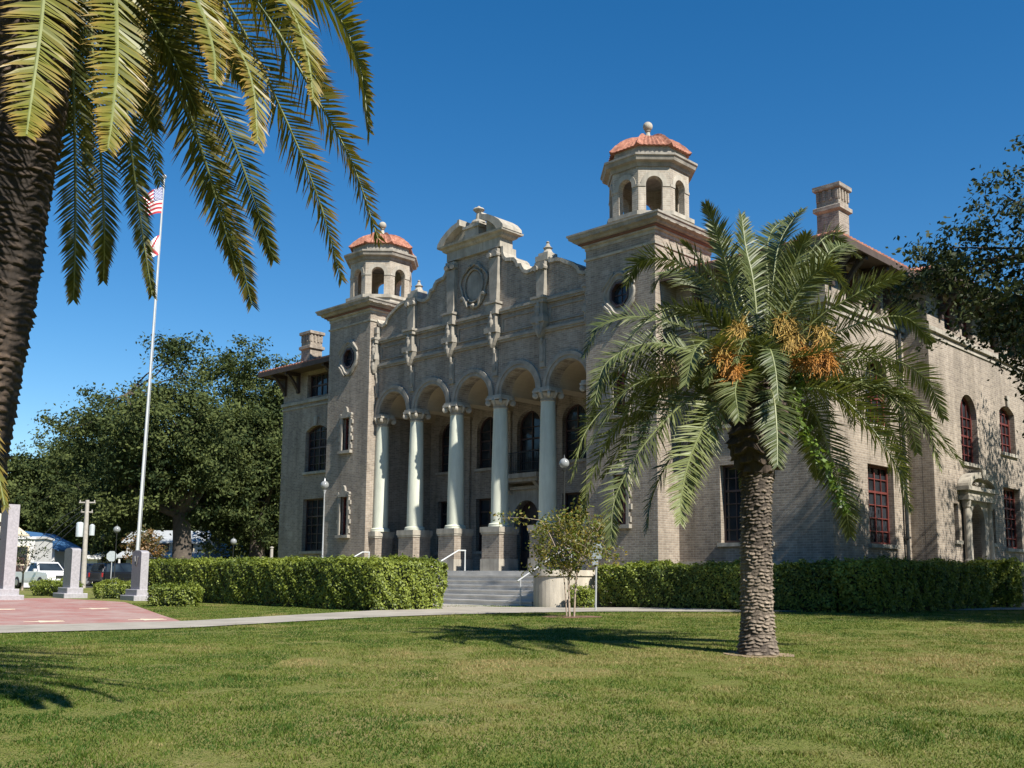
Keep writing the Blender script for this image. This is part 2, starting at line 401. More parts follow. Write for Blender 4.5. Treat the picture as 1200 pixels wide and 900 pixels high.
# walk from the path up to the steps
sheet('walk', [(7.6, -9.4), (9.2, -4.6)], [(-2.5, -5.8), (-1.5, -2.7)], 'path', .018, 10, 8)
pl_near = G2([(-420, 744.6), (-150, 738.6), (0, 734.6), (110, 732.3), (215, 729.4)])
pl_far = G2([(-420, 706), (-150, 703.5), (0, 702), (60, 701), (146, 706)])
sheet('plaza', pl_near, pl_far, 'paver', .016, 30, 10)
r0 = [at(x, d)[:2] for x, d in ((-500, 60), (0, 68), (340, 84))]; r1 = [at(x, d)[:2] for x, d in ((-500, 70), (0, 77), (340, 93))]
sheet('road', [tuple(p) for p in r0], [tuple(p) for p in r1], 'asphalt', .02, 30, 3)
for (px, py, lab) in ((112, 714, 'pale five pointed star set in the red plaza between two granite pillars'), (54, 729.3, 'pale five pointed star in the red plaza close to the path, left of its neighbour'),
                      (174, 727, 'pale five pointed star in the red plaza corner nearest the low round hedge'), (1, 715, 'pale five pointed star in the red plaza before the tallest pillar')):
    c = gpt(px, py); mb = MB(); lp = [(c[0]+r*math.cos(q), c[1]+r*math.sin(q)) for i in range(10) for r, q in [((.46, .2)[i % 2], 2*pi*i/10+.6)]]
    mb.prism(lp, lambda u, v, w: (u, v, gz(u, v)+.019+w), .006)
    tag(mb.build('star_inlay', 'cream'), lab, 'paving inlay', 'stars set in the plaza')

# ------------------------------------------------------------------ COURTHOUSE
CH = thing('courthouse', 'buff brick courthouse with two domed towers, arched portico of pale columns and scalloped gable', 'building')
front = lambda Y0: (lambda u, v, w: (u, Y0+w, v))
right = lambda X0: (lambda u, v, w: (X0-w, u, v))
left = lambda X0: (lambda u, v, w: (X0+w, u, v))
ZG = .0       # walls start below the lawn
def opening(cx, w, zb, zs, kind, n=14):
    """outline of a window opening: flat / round / seg(mental)"""
    a = cx-w/2; b = cx+w/2
    if kind == 'flat': return [(a, zb), (b, zb), (b, zs), (a, zs)]
    rise = w/2 if kind == 'round' else w*.16
    R = (w*w/4+rise*rise)/(2*rise); cz = zs+rise-R; q0 = math.asin(min(1, w/2/R))
    return [(a, zb), (b, zb)] + [(cx+R*math.sin(q), cz+R*math.cos(q)) for q in np.linspace(q0, -q0, n)]
def shrink(lp, d):
    c = np.mean(np.array(lp), axis=0); u = np.array(lp); mn = u.min(0); mx = u.max(0); ce = (mn+mx)/2; k = 1-2*d/(mx-mn)
    return [tuple(ce+(p-ce)*k) for p in u]
def window(fm, cx, w, zb, zs, kind, mat='dark_frame', nc=4, nr=5, sill=True, key=False, depth=.28, transom=None, parent=None, name='window'):
    parent = parent or CH
    lp = opening(cx, w, zb, zs, kind); top = max(p[1] for p in lp)
    g = MB(); g.prism(lp, lambda u, v, q: fm(u, v, depth+q), .03); go = g.build(name, 'glass', parent)
    f = MB(); inn = shrink(lp, .075)
    f.wall(lp, [inn], lambda u, v, q: fm(u, v, depth-.07+q), .06)
    bar = .032
    def bx(u0, u1, v0, v1, d0=depth-.05, d1=depth-.004):
        f.prism([(u0, v0), (u1, v0), (u1, v1), (u0, v1)], lambda u, v, q: fm(u, v, d0+q), d1-d0)
    def arch_h(u):
        if kind == 'flat': return zs
        rise = w/2 if kind == 'round' else w*.16; R = (w*w/4+rise*rise)/(2*rise); return zs+rise-R+math.sqrt(max(0, R*R-(u-cx)**2))
    for i in range(1, nc):
        u = cx-w/2+w*i/nc; wd = bar*2 if (nc % 2 == 0 and i == nc//2) else bar
        bx(u-wd/2, u+wd/2, zb+.05, arch_h(u)-.04)
    H = zs-zb; tr = zb+H*(transom or .68)
    rows = [zb+H*j/nr for j in range(1, nr)]
    for v in rows + ([zs] if kind != 'flat' else []):
        wd = .075 if abs(v-tr) < H/nr*.5 else bar
        bx(cx-w/2+.05, cx+w/2-.05, v-wd/2, v+wd/2, depth-.054, depth-.006)
    f.build('frame', mat, go)
    if sill:
        s = MB(); pr = fm(cx-w/2-.1, zb-.13, -.1); qr = fm(cx+w/2+.1, zb-.003, depth-.08)
        s.box(*[c for ab in zip(map(min, zip(pr, qr)), map(max, zip(pr, qr))) for c in ab]); s.build('sill', 'stone', go)
    if key:
        s = MB(); s.prism([(cx-.10, top-.04), (cx+.10, top-.04), (cx+.16, top+.42), (cx-.16, top+.42)], lambda u, v, q: fm(u, v, -.09+q), .12); s.build('keystone', 'stone', go)
    return go

BX, WY, X2, Y2, YB = 15.69, 1.26, 16.6, 7.15, 25.0
ZE = 12.38
def wallpart(outer, holes, fm, thick=.4, mat='brick', name='wall'):
    mb = MB(); mb.wall(outer, holes, fm, thick); return mb.build(name, mat, CH)
# wings, front
for sx in (-1, 1):
    fm = front(WY); cx = 12.55*sx
    h = [opening(cx, 1.95, 2.78, 5.45, 'flat'), opening(cx, 1.9, 6.85, 8.95, 'seg'), opening(cx, 1.9, 10.78, 12.0, 'flat')]
    a, b = sorted((9.6*sx, BX*sx)); wallpart([(a, ZG), (b, ZG), (b, 12.3), (a, 12.3)], h, fm)
    window(fm, cx, 1.95, 2.78, 5.45, 'flat', nc=4, nr=6); window(fm, cx, 1.9, 6.85, 8.95, 'seg', nc=4, nr=5, key=True); window(fm, cx, 1.9, 10.78, 12.0, 'flat', nc=4, nr=2, sill=False)
# wings, sides
holes_near = [opening(4.85, 2.0, 2.76, 5.45, 'flat'), opening(4.85, 1.9, 6.84, 8.2, 'round'), opening(3.2, 1.0, 10.85, 12.05, 'flat'), opening(4.9, 1.0, 10.85, 12.05, 'flat'), opening(6.4, .8, 10.85, 12.05, 'flat')]
holes_far = [opening(10.7, 1.7, 5.95, 7.75, 'round'), opening(14.95, 1.75, 6.72, 8.4, 'seg'), opening(15.0, 1.9, 2.85, 5.3, 'flat'), opening(18.9, 1.75, 6.72, 8.4, 'seg'), opening(18.9, 1.9, 2.85, 5.3, 'flat'),
             opening(10.7, 1.35, 2.15, 3.75, 'round'), opening(9.0, .42, 3.0, 4.35, 'flat'), opening(12.75, .42, 3.0, 4.35, 'flat'),
             opening(9.3, 1.1, 10.85, 12.05, 'flat'), opening(11.0, 1.1, 10.85, 12.05, 'flat'), opening(14.0, 1.1, 10.85, 12.05, 'flat'), opening(16.0, 1.1, 10.85, 12.05, 'flat'), opening(19, 1.1, 10.85, 12.05, 'flat')]
for s, mk in ((1, right), (-1, left)):
    fm = mk(BX*s); wallpart([(WY+.402, ZG), (Y2, ZG), (Y2, 12.3), (WY+.402, 12.3)], holes_near, fm)
    fm2 = mk(X2*s); wallpart([(Y2, ZG), (YB, ZG), (YB, 12.3), (Y2, 12.3)], holes_far, fm2)
    a, b = sorted((BX*s-.4*s, X2*s-.403*s)); wallpart([(a, ZG), (b, ZG), (b, 12.3), (a, 12.3)], [], front(Y2+.003))
    if s == 1:
        window(fm, 4.85, 2.0, 2.76, 5.45, 'flat', 'red_frame', 4, 6); window(fm, 4.85, 1.9, 6.84, 8.2, 'round', 'red_frame', 4, 4)
        for y, w in ((3.2, 1.0), (4.9, 1.0), (6.4, .8)): window(fm, y, w, 10.85, 12.05, 'flat', 'red_frame', 2, 2, sill=False)
        window(fm2, 10.7, 1.7, 5.95, 7.75, 'round', 'red_frame', 4, 5)
        for y in (14.95, 18.9): window(fm2, y, 1.75, 6.72, 8.4, 'seg', 'red_frame', 4, 4, key=True); window(fm2, y if y > 16 else 15.0, 1.9, 2.85, 5.3, 'flat', 'red_frame', 4, 6)
        for y in (9.0, 12.75): window(fm2, y, .42, 3.0, 4.35, 'flat', 'dark_frame', 1, 3)
        for y in (9.3, 11.0, 14.0, 16.0, 19): window(fm2, y, 1.1, 10.85, 12.05, 'flat', 'red_frame', 2, 2, sill=False)
        d = MB(); d.prism(opening(10.7, 1.35, 2.15, 3.75, 'round'), lambda u, v, q: fm2(u, v, .34+q), .05); dd = d.build('door', 'dark_frame', CH)
        d = MB(); d.prism(shrink(opening(10.7, .9, 2.9, 3.7, 'round'), .02), lambda u, v, q: fm2(u, v, .325+q), .01); d.build('door_glass', 'glass', dd)
        d = MB(); d.tube([fm2(10.25, 3.0, .3), fm2(10.25, 3.25, .3)], .02, 6); d.build('handle', 'steel', dd)
wallpart([(-X2, ZG), (X2, ZG), (X2, 12.3), (-X2, 12.3)], [], front(YB))
# belt courses of the attic
for s in (-1, 1):
    mb = MB()
    for z0, z1, o in ((10.50, 10.66, .10), (10.28, 10.36, .05)):
        a, b = sorted((9.86*s, (BX+o)*s)); mb.box(a, b, WY-o, WY+.02, z0, z1)
        a, b = sorted((BX*s-.02*s, (BX+o-.001)*s)); mb.box(a, b, WY, Y2-.001, z0+.001, z1-.001)
        a, b = sorted((X2*s-.02*s, (X2+o)*s)); mb.box(a, b, Y2-o+.002, YB, z0+.002, z1-.002)
    mb.build('belt_course', 'stone', CH)
    mb = MB()   # stone water table low on the walls
    a, b = sorted((9.86*s, (BX+.06)*s)); mb.box(a, b, WY-.06, WY+.02, 2.0, 2.16)
    a, b = sorted((BX*s-.02*s, (BX+.059)*s)); mb.box(a, b, WY, Y2-.001, 2.001, 2.158)
    a, b = sorted((X2*s-.02*s, (X2+.06)*s)); mb.box(a, b, Y2-.058, 8.7, 2.002, 2.157); mb.box(a, b, 12.9, YB, 2.002, 2.157)
    mb.build('water_table', 'stone', CH)
# side door surround
fm2 = right(X2)
mb = MB(); mb.wall([(9.65, 2.1), (11.75, 2.1), (11.75, 4.82), (9.65, 4.82)], [opening(10.7, 1.3, 2.12, 3.75, 'round')], lambda u, v, q: fm2(u, v, -.16+q), .17)
for y in (9.55, 11.85): mb.lathe([(.15, 2.1), (.15, 2.3), (.12, 2.35), (.105, 4.2), (.15, 4.25), (.17, 4.4), (.17, 4.5)], X2+.17, y, 12)
mb.box(X2, X2+.36, 9.3, 12.1, 4.5, 4.66); mb.box(X2, X2+.32, 9.4, 12.0, 4.66, 4.85); mb.box(X2, X2+.44, 9.15, 12.25, 4.85, 5.0)
su = mb.build('door_surround', 'stone', CH)
arc = [(10.7+1.5*math.cos(q), 5.0+.58*math.sin(q)) for q in np.linspace(0, pi, 20)]; arci = [(10.7+1.2*math.cos(q), 5.0+.36*math.sin(q)) for q in np.linspace(pi, 0, 20)]
mb = MB(); mb.prism(arc+arci, lambda u, v, q: fm2(u, v, -.42+q), .4); mb.prism(arci[::-1], lambda u, v, q: fm2(u, v, -.2+q), .18)
mb.prism([(10.58, 5.3), (10.82, 5.3), (10.9, 5.68), (10.5, 5.68)], lambda u, v, q: fm2(u, v, -.46+q), .42)
mb.build('curved_pediment', 'stone', su)
mb = MB(); mb.tube([(X2+.24, 10.7+(-.5+i*.1), 5.08+.08*abs(math.sin(i*1.3))) for i in range(11)], .07, 6); mb.build('carving', 'ornament', su)
# side stair
mb = MB(); mb.box(X2+.01, X2+2.2, 9.2, 12.2, .3, 2.1)
for i in range(8): mb.box(X2+2.2+.3*i, X2+2.5+.3*i, 9.5, 11.9, .3, 1.93-.18*i)
for y in (9.1, 11.9): mb.box(X2+.012, X2+3.4, y, y+.4, .3, 2.12)
mb.build('side_steps', 'concrete', CH)
# downspout
mb = MB(); mb.tube([(BX+.5, 6.55, 12.1), (BX+.12, 6.55, 11.5), (BX+.12, 6.55, .7)], .07, 8)
for z in (3, 6, 9): mb.box(BX+.01, BX+.2, 6.45, 6.65, z, z+.08)
mb.build('downspout', 'iron', CH)
# ---- towers
TW, TD, TC = 3.2254, 3.6, 8.237
quat = lambda cx, cz, a, b, k, n=64: [(cx+(a+k*abs(math.cos(2*q))**1.5)*math.cos(q), cz+(b+k*abs(math.cos(2*q))**1.5)*math.sin(q)) for q in np.linspace(0, 2*pi, n, endpoint=False)]
for sx in (-1, 1):
    x0, x1 = sorted((sx*(9.85-TW), sx*9.85)); cx = TC*sx; fm = front(0)
    h = [opening(cx, .56, 3.45, 5.25, 'flat'), opening(cx, .56, 7.45, 9.02, 'flat'), [(cx+.43*math.cos(q), 11.93+.5*math.sin(q)) for q in np.linspace(0, 2*pi, 8, endpoint=False)+pi/8]]
    mb = MB(); mb.wall([(x0, ZG), (x1, ZG), (x1, 13.9), (x0, 13.9)], h, fm, .4)
    mb.box(x0, x0+.4, .4, TD, ZG, 13.9); mb.box(x1-.4, x1, .4, TD, ZG, 13.9); mb.box(x0+.4, x1-.4, TD-.4, TD-.003, ZG, 13.9)
    tw = mb.build('tower', 'brick', CH)
    mb = MB(); mb.sq([(.05, 13.5), (.06, 13.58), (.0, 13.6)], x0, x1, 0, TD); mb.build('string_course', 'stone', tw); mb = MB()
    mb.sq([(.03, 13.9), (.03, 14.02), (.12, 14.04), (.12, 14.1)], x0, x1, 0, TD); mb.build('frieze', 'stone', tw)
    mb = MB(); mb.sq([(.10, 14.09), (.22, 14.13), (.22, 14.17), (.10, 14.17)], x0, x1, 0, TD); mb.build('painted_shade_band', 'shade_band', tw)  # dark brown strip stands in for the shadow below the cornice
    mb = MB(); mb.sq([(.15, 14.165), (.30, 14.19), (.34, 14.27), (.47, 14.31), (.50, 14.41), (.54, 14.43), (.54, 14.50), (.3, 14.56), (0, 14.6)], x0-.0, x1+.0, 0, TD)
    for k in range(8):
        u = x0-.35+(TW+.7)*(k+.5)/8
        mb.box(u-.16, u+.16, -.475, -.3, 14.29, 14.42)
        v = -.35+(TD+.7)*(k+.5)/8; mb.box(x1+.3, x1+.475, v-.16, v+.16, 14.29, 14.42); mb.box(x0-.475, x0-.3, v-.16, v+.16, 14.29, 14.42)
    mb.build('cornice', 'cornice', tw)
    # slit windows with baroque surrounds
    for zb, zs in ((3.45, 5.25), (7.45, 9.02)):
        go = window(fm, cx, .56, zb, zs, 'flat', 'red_frame', 2, 4, sill=False, depth=.22)
        mb = MB()
        for sd_ in (-1, 1):
            u = cx+sd_*.345
            mb.box(u-.065, u+.065, -.09, .05, zb, zs)
            for j in range(4):
                z = zb+.08+j*(zs-zb)/4; e0, e1 = sorted((u, u+sd_*(.13+.04*(j % 2)))); mb.box(e0, e1, -.085, .04, z, z+.2)
        mb.box(cx-.44, cx+.44, -.12, .05, zs, zs+.13); mb.box(cx-.48, cx+.48, -.17, .05, zb-.14, zb-.001)
        mb.prism([(cx-.4, zs+.13), (cx+.4, zs+.13), (cx+.3, zs+.24), (cx+.14, zs+.27), (cx+.09, zs+.46), (cx, zs+.54), (cx-.09, zs+.46), (cx-.14, zs+.27), (cx-.3, zs+.24)], lambda u, v, q: (u, -.11+q, v), .14)
        for sd_ in (-1, 1): mb.tube([(cx+sd_*.4, -.13, zs+.14), (cx+sd_*.4, .04, zs+.14)], .085, 10)
        mb.build('surround', 'ornament', go)
    lp = [(cx+.43*math.cos(q), 11.93+.5*math.sin(q)) for q in np.linspace(0, 2*pi, 8, endpoint=False)+pi/8]
    g = MB(); g.prism(lp, lambda u, v, q: (u, .16+q, v), .03); go = g.build('oval_window', 'glass', CH)
    f = MB(); f.wall([(cx+(u-cx)*1.02, 11.93+(v-11.93)*1.02) for u, v in lp], [[(cx+(u-cx)*.86, 11.93+(v-11.93)*.86) for u, v in lp]], lambda u, v, q: (u, -.05+q, v), .2)
    for q in (0, pi/2): f.box(cx-.02-(q == 0)*.38, cx+.02+(q == 0)*.38, .13, .158-.002*(q == 0), 11.91-(q > 0)*.44, 11.95+(q > 0)*.44)
    f.build('frame', 'dark_frame', go)
    mb = MB(); o1 = quat(cx, 11.93, .56, .66, .13); 
    mb.tube([(u, -.04, v) for u, v in o1+o1[:1]], .065, 6, caps=False)
    o2 = quat(cx, 11.93, .66, .76, .14); ins = quat(cx, 11.93, .46, .54, .02)
    mb.wall(o1, [ins], lambda u, v, q: (u, -.035+q, v), .03)
    for q0, q1 in ((.3, 1.25), (1.9, 2.85), (3.44, 4.4), (5.0, 5.98)):
        arcp = [(cx+(.68+.13*abs(math.cos(2*q))**1.5)*math.cos(q), -.07, 11.93+(.8+.13*abs(math.cos(2*q))**1.5)*math.sin(q)) for q in np.linspace(q0, q1, 9)]
        mb.tube(arcp, [.03, .06, .07, .075, .08, .075, .07, .06, .03], 6)
    mb.build('surround', 'ornament', go, True)
    # cupola
    cy = 1.84; k8 = 1/math.cos(pi/8); r0 = pi/8; ap = 1.45
    mb = MB(); side = 2*ap*math.tan(pi/8)
    for j in range(8):
        q = j*pi/4; nx_, ny_ = math.cos(q), math.sin(q); tx, ty = -ny_, nx_
        f8 = lambda u, v, w_, nx_=nx_, ny_=ny_, tx=tx, ty=ty: (cx+nx_*(ap-w_)+tx*u, cy+ny_*(ap-w_)+ty*u, v)
        mb.wall([(-side/2, 14.85), (side/2, 14.85), (side/2, 16.9), (-side/2, 16.9)], [opening(0, .62, 15.08, 16.12, 'round')], f8, .26)
    cu = mb.build('cupola', 'brick_light', CH)
    mb = MB(); mb.lathe([(ap*k8*1.07, 14.5), (ap*k8*1.07, 14.86), (ap*k8*1.13, 14.88), (ap*k8*1.13, 15.03), (ap*k8*1.0, 15.075), (.1, 15.08)], cx, cy, 8, r0)
    mb.build('drum_base', 'stone', cu); mb = MB(); mb.lathe([(1.2, 16.88), (ap*k8*1.03, 16.80), (ap*k8*1.06, 16.95), (ap*k8*1.17, 16.98), (ap*k8*1.20, 17.12), (ap*k8*1.23, 17.14), (ap*k8*1.23, 17.22), (ap*k8*1.0, 17.3), (ap*k8*.94, 17.32), (ap*k8*.94, 17.66), (.2, 17.67)], cx, cy, 8, r0); mb.build('cornice', 'cornice', cu); mb = MB()
    for j in range(8):
        q = j*pi/4; nx_, ny_ = math.cos(q), math.sin(q); tx, ty = -ny_, nx_
        f8 = lambda u, v, w_, nx_=nx_, ny_=ny_, tx=tx, ty=ty: (cx+nx_*(ap-w_)+tx*u, cy+ny_*(ap-w_)+ty*u, v)
        o = [(.5*math.cos(a), 16.12+.5*math.sin(a)) for a in np.linspace(0, pi, 16)]; i = [(.315*math.cos(a), 16.12+.315*math.sin(a)) for a in np.linspace(pi, 0, 16)]
        mb.prism(o+i, lambda u, v, w_: f8(u, v, w_-.025), .03)
        for u0, u1 in ((-.598, -.315), (.315, .598)): mb.prism([(u0, 16.03), (u1, 16.03), (u1, 16.12), (u0, 16.12)], lambda u, v, w_: f8(u, v, w_-.03), .035)
    mb.build('arch_trim', 'stone', cu)
    # tiled dome: ribbed octagonal cap
    V_, F_ = [], []; nu, nv = 8*14, 12; ra = 1.5
    for iv in range(nv+1):
        t = iv/nv; rr = ra*(1-t)+.13*t; zz = 17.64+.83*(1-((rr-.13)/(ra-.13))**2.15)
        for iu in range(nu):
            q = 2*pi*iu/nu+r0; ph = (iu % 14)/14*pi/4-pi/8; oc = math.cos(pi/8)*k8/ math.cos(ph)
            lobe = .05*abs(math.sin(iu*pi/2)) ; hip = .10 if iu % 14 == 0 else 0
            step = -.02*(1 if iv % 2 else 0)
            R_ = rr*oc*(1+.0)+lobe+hip+step; V_.append((cx+R_*math.cos(q), cy+R_*math.sin(q), zz+hip*.6))
    for iv in range(nv):
        for iu in range(nu): F_.append((iv*nu+iu, iv*nu+(iu+1) % nu, (iv+1)*nu+(iu+1) % nu, (iv+1)*nu+iu))
    F_.append(tuple(range(nu-1, -1, -1)))
    mb = MB(); mb.add(V_, F_); mb.build('tiled_dome', 'tile', cu)
    mb = MB(); mb.lathe([(.2, 18.38), (.2, 18.5), (.15, 18.56), (.09, 18.7), (.075, 18.8), (.12, 18.83), (.08, 18.87)]+[(max(.02, .19*math.cos(a)), 19.03+.19*math.sin(a)) for a in np.linspace(-1.1, 1.55, 12)], cx, cy, 20); mb.build('ball_finial', 'stone', cu, True)
# ---- portico
S = 2.673; FY = .45; ZS, AR = 9.03, .98
axes = [(i-2.5)*S for i in range(6)]; bays = [(i-2)*S for i in range(5)]
mb = MB(); mb.box(-6.62, 6.62, -.45, 3.9, ZG, 1.8); mb.build('porch_floor', 'concrete', CH)
mb = MB(); n_st = 7
for i in range(n_st): mb.box(-6.4, 6.4, -.45-.37*(i+1), -.45-.37*i, .2, 1.8-.18*(i+1)); mb.box(-6.4, 6.4, -.45-.37*(i+1)-.03, -.45-.37*i-.002, 1.8-.18*(i+1)-.05, 1.8-.18*(i+1)+.003)
mb.build('front_steps', 'concrete', CH)
for sx in (-1, 1):
    c = 7.2*sx; mb = MB(); lp = [(c-.8, -.02), (c+.8, -.02), (c+.8, -2.3)] + [(c+.8*math.cos(q), -2.3-.8*math.sin(q)) for q in np.linspace(0, pi, 18)][1:]
    mb.prism(lp, lambda u, v, w: (u, v, .2+w), 1.42)
    big = [(c+(u-c)*1.06, v*1.02) for u, v in lp]; mb.prism(big, lambda u, v, w: (u, v, 1.62+w), .2)
    mb.build('cheek_wall', 'cheek', CH)
for i, ax in enumerate(axes):
    xa, xb = ax-.5, ax+.5
    if i == 0: xa = -6.622
    if i == 5: xb = 6.622
    y0, y1 = .25, 1.27
    mb = MB(); mb.box(xa, xb, y0, y1, 1.79, 3.3); pd = mb.build('pedestal', 'brick', CH)
    mb = MB(); mb.box(xa-.04*(i > 0), xb+.04*(i < 5), y0-.05, y1+.05, 1.802, 2.28); mb.build('plinth', 'stone', pd); mb = MB(); mb.box(xa-.03*(i > 0), xb+.03*(i < 5), y0-.04, y1+.04, 3.28, 3.361)
    mb.box(xa-.06*(i > 0), xb+.06*(i < 5), y0-.07, y1+.07, 3.36, 3.58); mb.build('pedestal_cap', 'stone', pd)
    cxx = ax + (.2 if i == 0 else -.2 if i == 5 else 0); cyy = .76
    prof = [(.365, 3.74)] + [(.365-.075*t**1.7, 3.74+4.75*t) for t in np.linspace(.03, 1, 12)]
    mb = MB(); mb.lathe(prof, cxx, cyy, 28); cl = mb.build('column', 'column', CH, True)
    mb = MB(); mb.lathe([(.47, 3.575), (.47, 3.64), (.44, 3.66), (.455, 3.69), (.42, 3.73), (.37, 3.745), (.36, 3.77)], cxx, cyy, 28); mb.build('base', 'column', cl, True)
    mb = MB(); mb.lathe([(.29, 8.48), (.32, 8.5), (.32, 8.54), (.29, 8.56), (.31, 8.66), (.42, 8.80), (.3, 8.82)], cxx, cyy, 24)
    mb.box(cxx-.45, cxx+.45, cyy-.45, cyy+.40, 8.84, 8.93); mb.box(cxx-.41, cxx+.41, cyy-.41, cyy+.38, 8.93, 9.028)
    for dx in (-1, 1):
        for dy in (-1, 1):
            px_, py_ = cxx+dx*.36, cyy+dy*.36; q = Vector((dx, -dy, 0)).normalized()*.07
            mb.tube([(px_-q.x, py_-q.y, 8.73), (px_-q.x*.6, py_-q.y*.6, 8.73), (px_+q.x*.6, py_+q.y*.6, 8.73), (px_+q.x, py_+q.y, 8.73)], [.07, .13, .13, .07], 12)
    for q in range(4): mb.tube([(cxx+.33*math.cos(q*pi/2), cyy+.33*math.sin(q*pi/2), 8.6), (cxx+.43*math.cos(q*pi/2), cyy+.43*math.sin(q*pi/2), 8.82), (cxx+.4*math.cos(q*pi/2), cyy+.4*math.sin(q*pi/2), 8.92)], [.05, .08, .05], 6)
    mb.build('capital', 'stone', cl)
# gable wall with the five arches cut in
def half_gable():
    """right half of the scalloped outline, from the tower inwards"""
    L = [(6.61, 13.55), (6.45, 13.35), (6.2, 13.24), (5.95, 13.33)]
    L += [(5.85, 13.52), (5.6, 13.72), (5.3, 13.86), (5.0, 14.03), (4.75, 14.1), (4.42, 14.1), (4.42, 14.2), (3.75, 14.2), (3.75, 14.1)]
    L += [(3.62, 14.02), (3.4, 13.93), (3.15, 13.92), (2.97, 14.0), (2.86, 14.15), (2.8, 14.28), (2.6, 14.32), (2.52, 14.5), (2.4, 14.62), (2.2, 14.66), (1.95, 14.7), (1.8, 14.84), (1.72, 15.05), (1.72, 15.3)]
    return L
hg = half_gable(); outline = hg + [(1.6, 15.3), (1.6, 15.82)] + [(-1.6, 15.82), (-1.6, 15.3)] + [(-u, v) for u, v in hg[::-1]]
bot = []
for b in bays:
    bot += [(b-AR, ZS)] + [(b-AR*math.cos(q), ZS+AR*math.sin(q)) for q in np.linspace(0, pi, 22)][1:-1] + [(b+AR, ZS)]
loop = [(-6.61, ZS)] + bot + [(6.61, ZS)] + outline
mb = MB(); mb.prism(loop, front(FY), .6); GB = mb.build('gable', 'brick', CH)
for pts in (hg, [(-u, v) for u, v in hg]):
    mb = MB()
    for (u0, v0), (u1, v1) in zip(pts, pts[1:]):
        d = math.hypot(u1-u0, v1-v0); tx, tz = (u1-u0)/d, (v1-v0)/d; nx_, nz_ = -tz, tx
        if nz_ < -.01 or (abs(nz_) < .01 and nx_*u0 < 0): nx_, nz_ = -nx_, -nz_
        e = .035
        lp = [(u0-tx*e-nx_*.06, v0-tz*e-nz_*.06), (u1+tx*e-nx_*.06, v1+tz*e-nz_*.06), (u1+tx*e+nx_*.08, v1+tz*e+nz_*.08), (u0-tx*e+nx_*.08, v0-tz*e+nz_*.08)]
        jt = rnd.uniform(0, .012); mb.prism(lp, lambda u, v, w: (u, FY-.09-jt+w, v), .78+2*jt)
    mb.build('coping', 'stone', GB)
for b in bays:
    mb = MB()
    for r0_, r1_, pr in ((AR-.004, 1.12, .05), (1.12, 1.27, .09)):
        o = [(b+r1_*math.cos(q), ZS+r1_*math.sin(q)) for q in np.linspace(0, pi, 26)]; i = [(b+r0_*math.cos(q), ZS+r0_*math.sin(q)) for q in np.linspace(pi, 0, 26)]
        mb.prism(o+i, lambda u, v, w: (u, FY-pr+w, v), pr+.02)
    mb.build('arch_moulding', 'ornament', CH)
# vaulted porch ceiling
bot2 = [(u, v) if v > ZS+.01 else (u, v) for u, v in bot]
mb = MB(); mb.prism([(-6.61, ZS+.003)] + bot + [(6.61, ZS+.003), (6.61, 10.4), (-6.61, 10.4)], front(FY+.603), 3.9-FY-.61); mb.build('vaulted_ceiling', 'plaster', CH)
